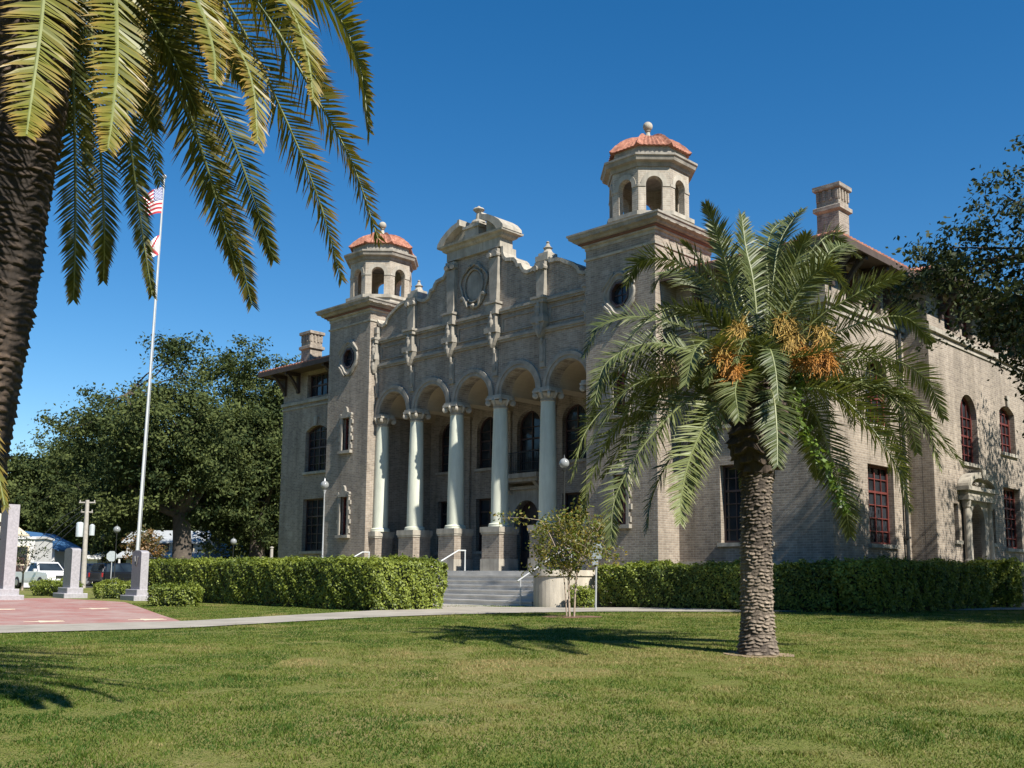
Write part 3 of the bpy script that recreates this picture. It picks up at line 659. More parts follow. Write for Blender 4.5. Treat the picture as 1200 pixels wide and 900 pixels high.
# bands across the gable
mb = MB()
for z0, z1, pr in ((12.50, 12.60, .16), (12.42, 12.50, .10), (12.60, 12.66, .09), (11.30, 11.40, .14), (11.22, 11.30, .08), (11.40, 11.46, .07)): mb.box(-6.615, 6.615, FY-pr, FY+.01, z0, z1)
mb.build('string_course', 'ornament', GB)
mb = MB()   # sunk panels between the bands
for b in bays:
    for u0, u1, v0, v1 in ((b-.95, b+.95, 12.2, 12.25), (b-.95, b+.95, 11.6, 11.65), (b-.95, b-.9, 11.65, 12.2), (b+.9, b+.95, 11.65, 12.2)): mb.box(u0, u1, FY-.05, FY+.01, v0, v1)
mb.build('panel_moulding', 'ornament', GB)
for i, ax in enumerate(axes):
    inner = i in (2, 3); out = i in (0, 5); top = 15.25 if inner else 14.12 if not out else 13.2
    u = ax + (.14 if i == 0 else -.14 if i == 5 else 0); wd = .15 if out else .27
    mb = MB()
    mb.prism([(u-wd*.72, 12.98), (u+wd*.72, 12.98), (u+wd, top-.35), (u-wd, top-.35)] if inner else [(u-wd*.72, 12.70), (u+wd*.72, 12.70), (u+wd*.9, top-.3), (u-wd*.9, top-.3)], lambda a, b, w: (a, FY-.2+w, b), .21)
    for d in (-1, 1):
        if not out: mb.tube([(u+d*.2, FY-.32, top-.24), (u+d*.2, FY-.1, top-.24)], .12, 10)
    mb.box(u-wd, u+wd, FY-.24, FY+.01, top-.3, top)
    zt = 12.98 if inner else 12.70
    mb.box(u-wd*1.15, u+wd*1.15, FY-.34, FY+.01, 12.42, zt); mb.box(u-wd*1.35, u+wd*1.35, FY-.40, FY+.01, zt-.12, zt-.02)
    mb.box(u-wd*.8, u+wd*.8, FY-.28, FY+.01, 11.95, 12.42)
    mb.box(u-wd*1.3, u+wd*1.3, FY-.38, FY+.01, 11.62, 11.95-.1); mb.box(u-wd*1.05, u+wd*1.05, FY-.33, FY+.01, 11.85, 11.96)
    mb.prism([(u-wd*1.25, 11.62), (u+wd*1.25, 11.62), (u+wd*.75, 11.3), (u+wd*.35, 11.12), (u, 11.0), (u-wd*.35, 11.12), (u-wd*.75, 11.3)], lambda a, b, w: (a, FY-.3+w, b), .31)
    for zc, r in ((12.15, .10), (11.45, .12)):
        mb.lathe([(.02, zc-.42), (r*.7, zc-.3), (r, zc-.1), (r*.75, zc+.05), (r, zc+.12), (r*.6, zc+.3), (r*.8, zc+.36), (.03, zc+.42)], u, FY-.29, 10)
    mb.lathe([(.01, 10.72), (.05, 10.8), (.07, 10.95), (.03, 11.05)], u, FY-.1, 8)
    mb.box(u-wd*.55, u+wd*.55, FY-.07, FY+.01, 9.85, 10.95); mb.box(u-wd*.3, u+wd*.3, FY-.11, FY+.01, 10.05, 10.8)
    mb.build('pilaster', 'ornament', CH)
    if i in (1, 4):
        mb = MB(); mb.box(ax-.34, ax+.34, FY-.12, FY+.66, 14.2, 14.42); mb.box(ax-.26, ax+.26, FY-.02, FY+.56, 14.42, 14.56)
        mb.lathe([(.26, 14.56), (.2, 14.62), (.14, 14.74), (.2, 14.8), (.12, 14.86), (.05, 15.0), (.08, 15.05), (.02, 15.1)], ax, FY+.27, 14); mb.build('finial', 'stone', CH)
# cartouche
mb = MB(); el = [(0+.56*math.cos(q), -.0, 13.98+.72*math.sin(q)) for q in np.linspace(0, 2*pi, 36)]
mb.tube([(x, FY-.06, z) for x, y, z in el], .045, 6, caps=False)
mb.tube([(.8*math.cos(q)*(1+.1*math.sin(5*q)), FY-.05, 13.98+.95*math.sin(q)*(1+.06*math.cos(5*q))) for q in np.linspace(0, 2*pi, 60)], .05, 6, caps=False)
for d in (-1, 1):
    mb.tube([(d*(.35+.42*t), FY-.1, 13.05+.35*math.sin(t*2.6)+.2*t) for t in np.linspace(0, 1, 10)], [.05]+[.09]*8+[.05], 6)
    mb.tube([(d*(.15+.35*t), FY-.1, 14.85-.25*t*t) for t in np.linspace(0, 1, 8)], .06, 6)
mb.lathe([(.02, 12.92), (.12, 12.98), (.15, 13.08), (.05, 13.18)], 0, FY-.06, 10)
mb.prism([(.46*math.cos(q), 13.98+.62*math.sin(q)) for q in np.linspace(0, 2*pi, 24, endpoint=False)], lambda u, v, w: (u, FY-.02+w, v), .025)
mb.build('cartouche', 'cornice', GB, True)
# broken pediment
mb = MB(); mb.box(-1.66, 1.66, FY-.14, FY+.62, 15.34, 15.74)
mb.sq([(.02, 15.74), (.12, 15.80), (.16, 15.90), (.30, 15.94), (.32, 16.02), (0, 16.04)], -1.72, 1.72, FY-.10, FY+.6)
for d in (-1, 1):
    outer = [(2.06, 16.02), (2.04, 16.16), (1.8, 16.42), (1.5, 16.62), (1.15, 16.80), (.78, 16.90), (.74, 17.0)]; innr = [(.62, 17.0), (.62, 16.74), (.66, 16.70), (.95, 16.60), (1.25, 16.45), (1.5, 16.26), (1.66, 16.04)]
    lp = [(d*u, v) for u, v in outer+innr]
    mb.prism(lp, lambda u, v, w: (u, FY-.38+w, v), 1.16)
    mb.prism([(d*u, v) for u, v in [(1.66, 16.03), (1.5, 16.26), (1.25, 16.45), (.95, 16.6), (.66, 16.7), (.66, 16.03)]], lambda u, v, w: (u, FY+.02+w, v), .5)
mb.build('broken_pediment', 'stone', GB)
mb = MB(); mb.box(-.42, .42, FY-.22, FY+.62, 16.03, 16.5); mb.box(-.5, .5, FY-.3, FY+.7, 16.5, 16.62); mb.box(-.3, .3, FY-.08, FY+.5, 16.62, 16.8)
mb.lathe([(.34, 16.8), (.3, 16.9), (.14, 16.98), (.1, 17.28), (.2, 17.36), (.26, 17.42), (.22, 17.48), (.1, 17.5), (.06, 17.58), (.02, 17.6)], 0, FY+.2, 16); mb.build('finial', 'stone', CH)
# rear wall of the porch
fmr = front(3.9); holes = []
for k, b in enumerate(bays):
    if k != 2: holes += [opening(b, 1.35, 2.72, 5.15, 'flat'), opening(b, 1.35, 6.55, 8.3, 'round')]
holes += [opening(0, 1.5, 1.85, 4.2, 'round'), opening(0, 1.45, 6.15, 8.25, 'round')]
mb = MB(); mb.wall([(-6.62, 1.7), (6.62, 1.7), (6.62, 10.39), (-6.62, 10.39)], holes, fmr, .4)
for sx in (-1, 1): a, b = sorted((6.622*sx, 7.1*sx)); mb.box(a, b, 3.598, 4.3, 1.7, 10.39)
mb.build('porch_wall', 'brick', CH)
for k, b in enumerate(bays):
    if k != 2:
        window(fmr, b, 1.35, 2.72, 5.15, 'flat', 'dark_frame', 2, 4); window(fmr, b, 1.35, 6.55, 8.3, 'round', 'dark_frame', 2, 4)
window(fmr, 0, 1.45, 6.15, 8.25, 'round', 'dark_frame', 2, 4, sill=False, name='balcony_door')
for ax in axes[1:5]:
    mb = MB(); mb.box(ax-.3, ax+.3, 3.78, 3.905, 1.803, 8.9); mb.box(ax-.36, ax+.36, 3.72, 3.906, 8.9, 9.03); mb.box(ax-.35, ax+.35, 3.74, 3.904, 1.804, 2.2); mb.build('porch_pilaster', 'brick', CH)
d = MB(); d.prism(opening(0, 1.5, 1.83, 4.2, 'round'), lambda u, v, w: fmr(u, v, .3+w), .05); dd = d.build('door', 'dark_frame', CH)
for sx in (-1, 1):
    d = MB(); d.prism([(sx*.1, 2.7), (sx*.62, 2.7), (sx*.62, 4.0), (sx*.1, 4.0)], lambda u, v, w: fmr(u, v, .285+w), .012); d.build('door_glass', 'glass', dd)
    d = MB(); d.tube([fmr(sx*.06, 2.75, .26), fmr(sx*.06, 3.05, .26)], .018, 6); d.build('handle', 'steel', dd)
mb = MB(); mb.wall([(-1.15, 1.8), (1.15, 1.8), (1.15, 5.4), (-1.15, 5.4)], [opening(0, 1.46, 1.82, 4.2, 'round')], lambda u, v, w: fmr(u, v, -.15+w), .16)
mb.box(-1.3, 1.3, 3.6, 3.9, 5.4, 5.55); mb.build('entrance_surround', 'stone', CH)
mb = MB(); mb.box(-1.35, 1.35, 2.95, 3.9, 5.85, 6.05); mb.box(-1.25, 1.25, 3.1, 3.9, 5.7, 5.85)
for d_ in (-1, 1): mb.prism([(3.9, 5.72), (3.15, 5.72), (3.3, 5.6), (3.8, 5.15), (3.9, 5.1)], lambda u, v, w: (d_*.95-.1+w, u, v), .2)
bal = mb.build('balcony', 'stone', CH)
mb = MB()
for z in (6.12, 6.95): mb.box(-1.3, 1.3, 3.0, 3.03, z, z+.04); mb.box(-1.3, -1.27, 3.03, 3.9, z, z+.04); mb.box(1.27, 1.3, 3.03, 3.9, z, z+.04)
for u in np.linspace(-1.28, 1.28, 22): mb.box(u-.008, u+.008, 3.007, 3.023, 6.05, 6.96)
for v in np.linspace(3.15, 3.85, 6):
    for u in (-1.285, 1.285): mb.box(u-.008, u+.008, v-.008, v+.008, 6.05, 6.96)
mb.build('railing', 'iron', bal)
# hanging porch lanterns seen in the vaults
for b in (bays[3], bays[4]):
    mb = MB(); mb.tube([(b, 2.4, 10.0), (b, 2.4, 9.75)], .012, 6); mb.lathe([(.02, 9.76), (.1, 9.7), (.13, 9.64), (.12, 9.32), (.05, 9.26)], b, 2.4, 8); mb.build('porch_lantern', 'cream', CH)
# ---- roof
ov = 1.0155; sl_ = math.tan(math.radians(20))
def roof_plane(mb, L0, length, depthmax, fmap, skip=None, pitch=.26):
    """corrugated clay tiles; fmap(s, run, h)"""
    n = int(length/pitch)*4
    for k in range(n):
        s0, s1 = k*length/n, (k+1)*length/n; vs = []
        for s in (s0, s1):
            h = .055*abs(math.sin(pi*s/pitch)); r0_ = skip(s) if skip else 0; r1_ = min(s, length-s, depthmax)
            r1_ = max(r1_, r0_); vs += [fmap(s, r0_, h), fmap(s, r1_, h), fmap(s, r0_, -.03)]
        mb.add(vs, [(0, 3, 4, 1), (2, 5, 3, 0)])
E0 = BX+ov; FYE = WY-ov; BYE = YB+ov
mb = MB(); half = min(E0, (BYE-FYE)/2)
def skipf(s):
    x = s-E0
    return 1.2 if abs(x) < 6.7 else .0
roof_plane(mb, 0, 2*E0, half, lambda s, r, h: (s-E0, FYE+r, ZE+r*sl_+h), skipf)
roof_plane(mb, 0, BYE-FYE, half, lambda s, r, h: (E0-r, FYE+s, ZE+r*sl_+h))
roof_plane(mb, 0, BYE-FYE, half, lambda s, r, h: (-E0+r, FYE+s, ZE+r*sl_+h))
roof_plane(mb, 0, 2*E0, half, lambda s, r, h: (s-E0, BYE-r, ZE+r*sl_+h))
e2 = X2+ov; y2 = Y2-ov
for s_ in (-1, 1):
    roof_plane(mb, 0, BYE-y2, 9, lambda s, r, h: (s_*(e2-r), y2+s, ZE+.05+r*sl_+h))
    roof_plane(mb, 0, 18, 9, lambda s, r, h: (s_*(e2-s), y2+r, ZE+.05+r*sl_+h), lambda s: 0)
RF = mb.build('tiled_roof', 'tile', CH)
for s_ in (-1, 1):
    mb = MB(); a, b = sorted((9.86*s_, (E0-.06)*s_)); mb.box(a, b, FYE+.06, WY-.001, 12.18, 12.33); 
    a, b = sorted((BX*s_, (E0-.06)*s_)); mb.box(a, b, WY, y2+.06, 12.181, 12.329); a, b = sorted((BX*s_, (e2-.06)*s_)); mb.box(a, b, y2+.062, BYE-.06, 12.182, 12.328)
    a, b = sorted((9.86*s_, (E0-.0)*s_)); mb.box(a, b, FYE-.005, FYE+.055, 12.12, 12.345)
    a, b = sorted(((E0-.055)*s_, (E0+.004)*s_)); mb.box(a, b, FYE+.056, y2-.01, 12.121, 12.344); a, b = sorted(((e2-.055)*s_, (e2+.004)*s_)); mb.box(a, b, y2+.056, BYE, 12.122, 12.343)
    a, b = sorted(((BX)*s_, e2*s_)); mb.box(a, b, y2-.004, y2+.055, 12.123, 12.342)
    mb.build('soffit', 'soffit', CH)
def bracket(fm, u):
    """curved timber eave bracket; fm(u, v, w) with w inward"""
    b_ = MB()
    for a in ([(0, 12.17), (.9, 12.17), (.9, 12.0), (.14, 12.0), (.14, 11.1), (0, 11.1)], [(.14, 11.25), (.5, 11.72), (.78, 12.0), (.58, 12.0), (.14, 11.48)]):
        b_.prism(a, lambda p, v, w: fm(u-.09+w, v, -p), .18)
    b_.build('eave_bracket', 'wood', CH)
for s_ in (-1, 1):
    for x in (10.9, 14.25, 15.5): bracket(front(WY), s_*x)
    mk = right if s_ > 0 else left
    for y in (1.6, 2.45, 4.05, 5.7): bracket(mk(BX*s_), y)
    if s_ > 0:
        for y in (8.3, 10.15, 12.5, 15, 17.5): bracket(mk(X2), y)
# chimneys
for x, y, zt in ((14.6, 4.2, 15.42), (-14.6, 2.2, 14.55)):
    mb = MB(); mb.box(x-.42, x+.42, y-.38, y+.38, 12.2, zt); ch = mb.build('chimney', 'brick', CH)
    mb = MB(); mb.sq([(.0, zt-.95), (.10, zt-.88), (.10, zt-.74), (.03, zt-.70)], x-.42, x+.42, y-.38, y+.38)
    mb.sq([(.06, zt-.12), (.10, zt-.08), (.10, zt+.06), (0, zt+.1)], x-.42, x+.42, y-.38, y+.38)
    for u in (-.36, -.12, .12, .36): mb.box(x+u-.05, x+u+.05, y-.42, y-.375, zt-.5, zt-.13); mb.box(x+.415, x+.46, y+u*.9-.05, y+u*.9+.05, zt-.5, zt-.13)
    mb.build('chimney_cap', 'brick', ch)

# ------------------------------------------------------------------ handrails, lamps, sign
for x, lab in ((-6.05, 'white pipe handrail by the left end of the front steps'), (.3, 'white pipe handrail in the middle of the front steps'), (6.05, 'grey pipe handrail beside the round pale cheek wall')):
    mt_ = 'steel' if x > 5 else 'white_metal'; t = thing('handrail', lab, 'handrail', (0, 0, 0), 'handrails on the front steps')
    mb = MB(); mb.tube([(x, -.15, 2.62), (x, -.55, 2.62), (x, -2.9, 1.5), (x, -3.05, 1.42)], .028, 8); mb.build('rail', mt_, t)
    for y, z0, z1 in ((-.18, 1.8, 2.62), (-2.9, .5, 1.5)):
        mb = MB(); mb.tube([(x, y, z0), (x, y, z1)], .026, 8); mb.build('post', mt_, t)
def lamp(name, label, p, h, r, mat='iron', group=None):
    t = thing(name, label, 'street lamp', p, group)
    mb = MB(); mb.lathe([(.14, 0), (.14, .12), (.10, .16), (.08, .45), (.05, .55), (.034, .65), (.03, h-.4), (.045, h-.37), (.04, h-.33), (.075, h-.27), (.09, h-.22)], 0, 0, 12); mb.build('post', mat, t, True)
    mb = MB(); mb.lathe([(max(.03, r*math.cos(a)), h+r*math.sin(a)) for a in np.linspace(-1.35, 1.5, 14)], 0, 0, 18); g = mb.build('globe', 'globe', t, True)
    mb = MB(); mb.lathe([(.05, h+r-.02), (.03, h+r+.05), (.008, h+r+.13)], 0, 0, 8); mb.build('finial', mat, g)
    return t
lamp('lamp_post', 'globe lamp post against the left tower, pale post', (-7.2, -1.9, 1.82), 3.8, .19, 'steel')
lamp('lamp_post', 'globe lamp with black post on the cheek wall behind the sapling', (7.2, -1.9, 1.82), 3.75, .18)
p = gpt(698, 716); sg = thing('sign_post', 'small blue-grey sign plate on a thin metal post beside the hedge', 'sign', tuple(p), rz=.3)
mb = MB(); mb.tube([(0, 0, -.1), (.03, 0, 1.95)], .03, 8); mb.build('post', 'steel', sg)
mb = MB(); mb.box(-.14, .22, -.045, -.032, 1.55, 2.02); mb.build('plate', 'sign_back', sg)
mb = MB(); mb.box(-.08, .10, -.05, -.034, 1.36, 1.51); mb.build('plate_small', 'sign_back', sg)

# ------------------------------------------------------------------ monuments
def monument(label, p, wx, wy, zt, arched, emblem=False):
    t = thing('granite_monument', label, 'monument', (p[0], p[1], gz(p[0], p[1])), 'granite memorial pillars', -.13)
    H = zt-gz(p[0], p[1])
    mb = MB(); lp = [(-wx/2, .42), (wx/2, .42), (wx/2, H-.1*arched)] + ([(wx/2*math.cos(q), H-.1+.1*math.sin(q)) for q in np.linspace(0, pi, 12)][1:] if arched else [(-wx/2, H)])
    mb.prism(lp, lambda u, v, w: (u, -wy/2+w, v), wy); mb.build('shaft', 'granite', t)
    mb = MB(); mb.bevbox(-wx/2-.3, wx/2+.3, -wy/2-.3, wy/2+.3, -.1, .2, .02); mb.bevbox(-wx/2-.15, wx/2+.15, -wy/2-.15, wy/2+.15, .2, .43, .02); mb.build('base', 'granite', t)
    if emblem:
        mb = MB()
        for d in (-1, 1): mb.tube([(d*(.04+.14*s), -wy/2-.004, H-.62+.4*s**.8) for s in np.linspace(0, 1, 8)], [.02]+[.045]*6+[.02], 6)
        mb.build('emblem', 'granite_dark', t)
    return t
p3 = gpt(162, 703.5); monument('granite pillar with a V shaped emblem before the flagpole', p3, 1.08, .30, 2.50, True, True)
p2 = gpt(82, 700.5); monument('plain granite pillar with rounded top in front of the parked pickup', p2, 1.15, .35, 2.65, True)
p1 = gpt(5, 703); monument('tallest granite pillar with flat top at the plaza left side', p1, 1.2, .40, 4.2, False)

# ------------------------------------------------------------------ hedges
def hedge(label, x0, x1, y0, y1, h, dens=900, leaf=.045, rz=0, name='hedge', rad=.3, round_=False):
    cx, cy = (x0+x1)/2, (y0+y1)/2; g0 = float(gz(cx, cy)); t = thing(name, label, 'hedge', (cx, cy, g0), None, rz)
    a, b = (x1-x0)/2, (y1-y0)/2
    mb = MB(); k = .09
    if round_:
        mb.lathe([(.7*1, .05), (.93, .12), (.93, h*.8), (.8, h*.93), (.1, h-.1)], 0, 0, 20); mb.v = [(x*a*.78, y*b*.78, z) for x, y, z in mb.v]
    else: mb.bevbox(-a+.32, a-.32, -b+.32, b-.32, -.05, h-k, rad*.8)
    mb.build('branches', 'hedge_core', t)
    area = 2*(a+b)*2*h+4*a*b; n = int(area*dens)
    # sample the surface of the box, round its edges, roughen
    fx = np.array([2*b*h, 2*b*h, 2*a*h, 2*a*h, 4*a*b]); f = rng.choice(5, n, p=fx/fx.sum()); u = rng.random(n)*2-1; v = rng.random(n)
    P = np.zeros((n, 3)); Nn = np.zeros((n, 3))
    for i in range(5):
        m = f == i
        if i < 2: s = -1 if i == 0 else 1; P[m] = np.c_[np.full(m.sum(), s*a), u[m]*b, v[m]*h]; Nn[m] = (s, 0, 0)
        elif i < 4: s = -1 if i == 2 else 1; P[m] = np.c_[u[m]*a, np.full(m.sum(), s*b), v[m]*h]; Nn[m] = (0, s, 0)
        else: P[m] = np.c_[u[m]*a, (v[m]*2-1)*b, np.full(m.sum(), h)]; Nn[m] = (0, 0, 1)
    lim = np.array([a-rad, b-rad, 1e9]); C_ = np.clip(P, -lim, lim); C_[:, 2] = np.minimum(P[:, 2], h-rad*.6)
    D = P-C_; L = np.linalg.norm(D, axis=1); m = L > rad*.999; sc = np.where(L > 1e-6, np.minimum(1, rad/np.maximum(L, 1e-6)), 1); P = C_+D*sc[:, None]; gap = np.sin(P[:, 0]*3.7+2*np.sin(P[:, 2]*2.3))*np.sin(P[:, 1]*4.3+P[:, 2]*3.1) < -.93; Nn = Nn*np.where(gap, 1., 1.)[:, None]
    if round_:
        q = np.arctan2(P[:, 1]/b, P[:, 0]/a); rr = np.hypot(P[:, 0]/a, P[:, 1]/b); k2 = np.where(rr > 1, 1/np.maximum(rr, 1e-6), 1); P[:, 0] *= k2; P[:, 1] *= k2
    bumpy = .06*np.sin(P[:, 0]*2.1+cx)*np.cos(P[:, 1]*1.7)+.05*np.sin(P[:, 0]*5.3+P[:, 2]*4)*np.sin(P[:, 2]*3+P[:, 0])+.045*np.sin(P[:, 1]*6.1-P[:, 2]*3)+.03*np.sin(P[:, 0]*11.7+P[:, 1]*9.1+P[:, 2]*8)
    bumpy += np.where(rng.random(n) < .02, rng.random(n)*.13, 0)
    P[:, :2] *= (1-np.clip(1-P[:, 2]/(h*.82), 0, 1)*np.array([min(.2, .1*h)/a*(.5 if round_ else 1), .2/b*(.5 if round_ else 1)])[None, :].repeat(n, 0).T).T
    P += Nn*(bumpy+rng.normal(0, .035, n))[:, None]; P += rng.normal(0, .015, (n, 3)); P[:, 2] = np.maximum(P[:, 2], .03)
    tn = np.clip(rng.normal(.5, .22, n)+.22*np.sin(P[:, 0]*1.3+cx)*np.sin(P[:, 2]*2+P[:, 1]*.9), 0, 1); keep = ~(gap & (rng.random(n) < .6)) & ~((P[:, 2] < .16) & (rng.random(n) < .6))
    V_, F_, T_ = leaf_quads(P[keep], leaf, .55, .35, tn[keep], Nn[keep])
    raw('leaves', V_, F_, 'hedge_leaf', t, {'tint': T_}); return t
hedge('long clipped hedge left of the steps, bright sunlit top', -8.7, 6.55, -9.75, -6.6, 1.5, 820)
hedge('long clipped hedge right of the steps behind the big palm', 8.3, 17.25, -1.6, -.25, 1.37, 900)
hedge('clipped hedge in oak shade along the side wall', 17.0, 18.5, -1.62, 7.1, 1.42, 850)
hedge('rounded dark bush at the end of the shaded hedge beside the side steps', 17.3, 18.9, 7.25, 9.0, 1.55, 900, round_=True, name='bush', rad=.4)
for (xa, ya, xb, yb, hh, lab) in ((157, 711, 217, 711, .66, 'low clipped hedge at the plaza corner, nearest of the small ones'), (97, 701.5, 150, 701.5, .62, 'low clipped hedge between the two smaller granite pillars'),
                                  (32, 698, 72, 699, .58, 'low clipped hedge left of the round topped pillar, before the pickup')):
    A = gpt(xa, ya); B = gpt(xb, yb); c = (A+B)/2; ln = np.linalg.norm((B-A)[:2]); rz = math.atan2(B[1]-A[1], B[0]-A[0])
    hedge(lab, c[0]-ln/2, c[0]+ln/2, c[1]-.05, c[1]+1.0, hh, 1000, .04, rz, rad=.2)
p = gpt(684, 711); hedge('tiny round shrub at the foot of the pale cheek wall', 8.35, 9.15, -3.15, -2.4, .62, 900, .04, name='bush', round_=True, rad=.25)

# ------------------------------------------------------------------ palms
def bez(p, n):
    p = [np.array(q, float) for q in p]; t = np.linspace(0, 1, n)[:, None]
    if len(p) == 3: return p[0]*(1-t)**2+2*p[1]*t*(1-t)+p[2]*t*t
    return p[0]*(1-t)**3+3*p[1]*t*(1-t)**2+3*p[2]*t*t*(1-t)+p[3]*t**3
def catmull(p, n):
    p = np.array(p, float); p = np.vstack([2*p[0]-p[1], p, 2*p[-1]-p[-2]]); seg = len(p)-3; out = []
    for t in np.linspace(0, seg-1e-6, n):
        i = int(t); f = t-i; a, b, c, d = p[i:i+4]
        out.append(.5*((2*b)+(-a+c)*f+(2*a-5*b+4*c-d)*f*f+(-a+3*b-3*c+d)*f**3))
    return np.array(out)
def frond(parent, origin, pts, leaf_mat_, Lm=.42, npair=62, wid=.026, twist=0., tint=.5, tipmix=.3, droop=.3, rach=.02, plum=.35, petiole=.1, roll=0.):
    """one feather leaf: rachis curve with two rows of leaflets; a single mesh, two materials"""
    o = np.array(origin); C_ = catmull(pts, npair+1); T = np.gradient(C_, axis=0); T /= np.linalg.norm(T, axis=1)[:, None]
    rad = C_[-1]-C_[0]; rad[2] = 0
    if np.linalg.norm(rad) < .3: rad = np.array([CAM[0]-o[0], CAM[1]-o[1], 0])
    rad /= np.linalg.norm(rad); S0 = np.cross(rad, UP)
    V_, F_, ti, tp, mi = [], [], [], [], []
    # rachis
    R_ = np.linspace(rach, rach*.25, npair+1); nr = 5
    for i, (c, t) in enumerate(zip(C_, T)):
        s = S0-t*(S0@t); s /= np.linalg.norm(s); nn = np.cross(s, t)
        for j in range(nr):
            q = 2*pi*j/nr; V_.append(c+(s*math.cos(q)+nn*math.sin(q)*.8)*R_[i]); ti.append(.75); tp.append(.35)
    for i in range(npair):
        for j in range(nr): F_.append((i*nr+j, i*nr+(j+1) % nr, (i+1)*nr+(j+1) % nr, (i+1)*nr+j)); mi.append(1)
    for i in range(int(npair*petiole), npair+1):
        t = i/npair; c = C_[i]; tt = T[i]
        s = S0-tt*(S0@tt); s /= np.linalg.norm(s); nn = np.cross(s, tt)
        if nn[2] < 0 and abs(nn[2]) > .5: nn = -nn
        ct, st = math.cos(roll+twist*t), math.sin(roll+twist*t); s, nn = s*ct+nn*st, nn*ct-s*st
        u = (t-petiole)/(1-petiole); prof = (.45+.55*min(1, u/.22))*(1-.72*(max(0, u-.4)/.6)**1.3)
        for sd_ in (-1, 1):
            L = Lm*prof*rnd.uniform(.85, 1.1); fwd = .55+.35*u+1.5*max(0, u-.6)**1.2+rnd.uniform(-.14, .14); lift = rnd.uniform(-plum, plum)+.18
            d = s*sd_+tt*fwd+nn*lift; d /= np.linalg.norm(d)
            g = np.array([0, 0, -1.])*droop*rnd.uniform(.7, 1.3)
            a = c; b = c+d*L*.5+g*L*.06; e = c+d*L*.92+g*L*.30
            wv = np.cross(d, nn); wv /= np.linalg.norm(wv)+1e-9; wv = wv*.8+nn*rnd.uniform(-.5, .5); k = len(V_)
            w = wid*(.75+.25*prof)
            V_ += [a-wv*w*.35, a+wv*w*.35, b+wv*w*.5, b-wv*w*.5, e]; tn = np.clip(tint+rnd.uniform(-.22, .22), 0, 1); ti += [tn]*5
            tm = tipmix*rnd.uniform(.3, 1.4)*(.55+.6*u); tp += [tm*.15, tm*.15, tm*.5, tm*.5, min(1, tm*1.9)]
            F_ += [(k, k+1, k+2, k+3), (k+3, k+2, k+4)]; mi += [0, 0]
    me = bpy.data.meshes.new('frond'); me.from_pydata([tuple(v-o) for v in V_], [], F_)
    me.materials.append(MT[leaf_mat_]); me.materials.append(MT['rachis']); me.polygons.foreach_set('material_index', mi)
    for nme, val in (('tint', ti), ('tip', tp)): me.attributes.new(nme, 'FLOAT', 'POINT').data.foreach_set('value', np.array(val, np.float32))
    ob = bpy.data.objects.new('frond', me); COL.objects.link(ob); ob.parent = parent; return ob
def palm_trunk(parent, pts, radii, name='trunk', mat='palm_trunk', rows=13, per=9., amp=.035, o=(0, 0, 0), jag=.25):
    """trunk with a spiral of old leaf scars"""
    C_ = catmull(pts, 460); nv = len(C_); nu = 120; L = np.r_[0, np.cumsum(np.linalg.norm(np.diff(C_, axis=0), axis=1))]
    r = np.interp(np.linspace(0, 1, nv), np.linspace(0, 1, len(radii)), radii)
    u = np.arange(nu)/nu; U, LL = np.meshgrid(u, L)
    W1 = .5*np.sin(U*2*pi*2+LL*2.1)+.35*np.sin(U*2*pi*5-LL*3.7)+.3*np.sin(U*2*pi*9+LL*9.1)      # uneven growth
    row = LL*per+W1*.45; ri = np.floor(row); su = U*rows+.5*(ri % 2)+.25*np.sin(ri*1.7); sh = np.mod(su, rows)
    fv = row-ri; fu = sh-np.floor(sh); h1 = np.sin(np.floor(sh)*12.9898+ri*78.233)*43758.5; rv = h1-np.floor(h1); h2 = np.sin(np.floor(sh)*39.34+ri*11.13)*23421.6; r2 = h2-np.floor(h2)
    prof = np.clip(1-fv*(.75+.6*r2), 0, 1)
    lip = np.where(fv < .18, fv/.18, prof)*np.clip(1.25*np.sin(pi*fu)**.7, 0, 1)*(.25+1.1*rv)
    RR = r[:, None]*(1+.025*np.sin(U*2*pi*3+LL*1.3)+.012*np.sin(U*2*pi*7-LL*5)) + amp*lip*(1-jag+2*jag*r2)
    V_ = np.stack([C_[:, 0:1]+RR*np.cos(2*pi*U), C_[:, 1:2]+RR*np.sin(2*pi*U), C_[:, 2:3]+0*U+(-.25*amp)*lip], -1).reshape(-1, 3)-np.array(o)
    I_ = np.arange(nv*nu).reshape(nv, nu); J = np.roll(I_, -1, axis=1)
    F_ = np.stack([I_[:-1], J[:-1], J[1:], I_[1:]], -1).reshape(-1, 4)
    tint = np.clip(.02+.62*lip+.30*(r2-.5)+.16*np.sin(LL*2.7+U*6.28)+.1*np.sin(LL*.9+1)+rng.normal(0, .10, U.shape), 0, 1)
    return raw(name, V_, F_, mat, parent, {'tint': tint.ravel()})
# --- the palm in front of the courthouse
pb = gpt(888, 767); g0 = float(gz(pb[0], pb[1])); PD = float((pb-CAM) @ FW)
PM = thing('palm_tree', 'date palm with orange fruit stalks standing on the lawn before the right tower', 'palm tree', (pb[0], pb[1], g0)); po = np.array([pb[0], pb[1], g0])
top = at(893, PD, 452)
palm_trunk(PM, [(pb[0], pb[1], g0-.1), (pb[0], pb[1], g0+.5), (pb[0]+.02, pb[1], g0+1.6), (pb[0]+.05, pb[1]+.02, g0+2.75)], [.30, .285, .25, .235, .225, .22, .215, .21, .21, .21, .22], o=po, rows=15, per=20, amp=.035, jag=.5)
palm_trunk(PM, [(pb[0]+.05, pb[1]+.02, g0+2.6), (pb[0]+.06, pb[1]+.02, g0+3.1), (top[0], top[1], top[2]-.35), (top[0], top[1], top[2]+.1)], [.21, .29, .38, .41, .40, .34, .25, .12], 'leaf_boots', 'palm_boots', 9, 6.5, .10, po, .5)
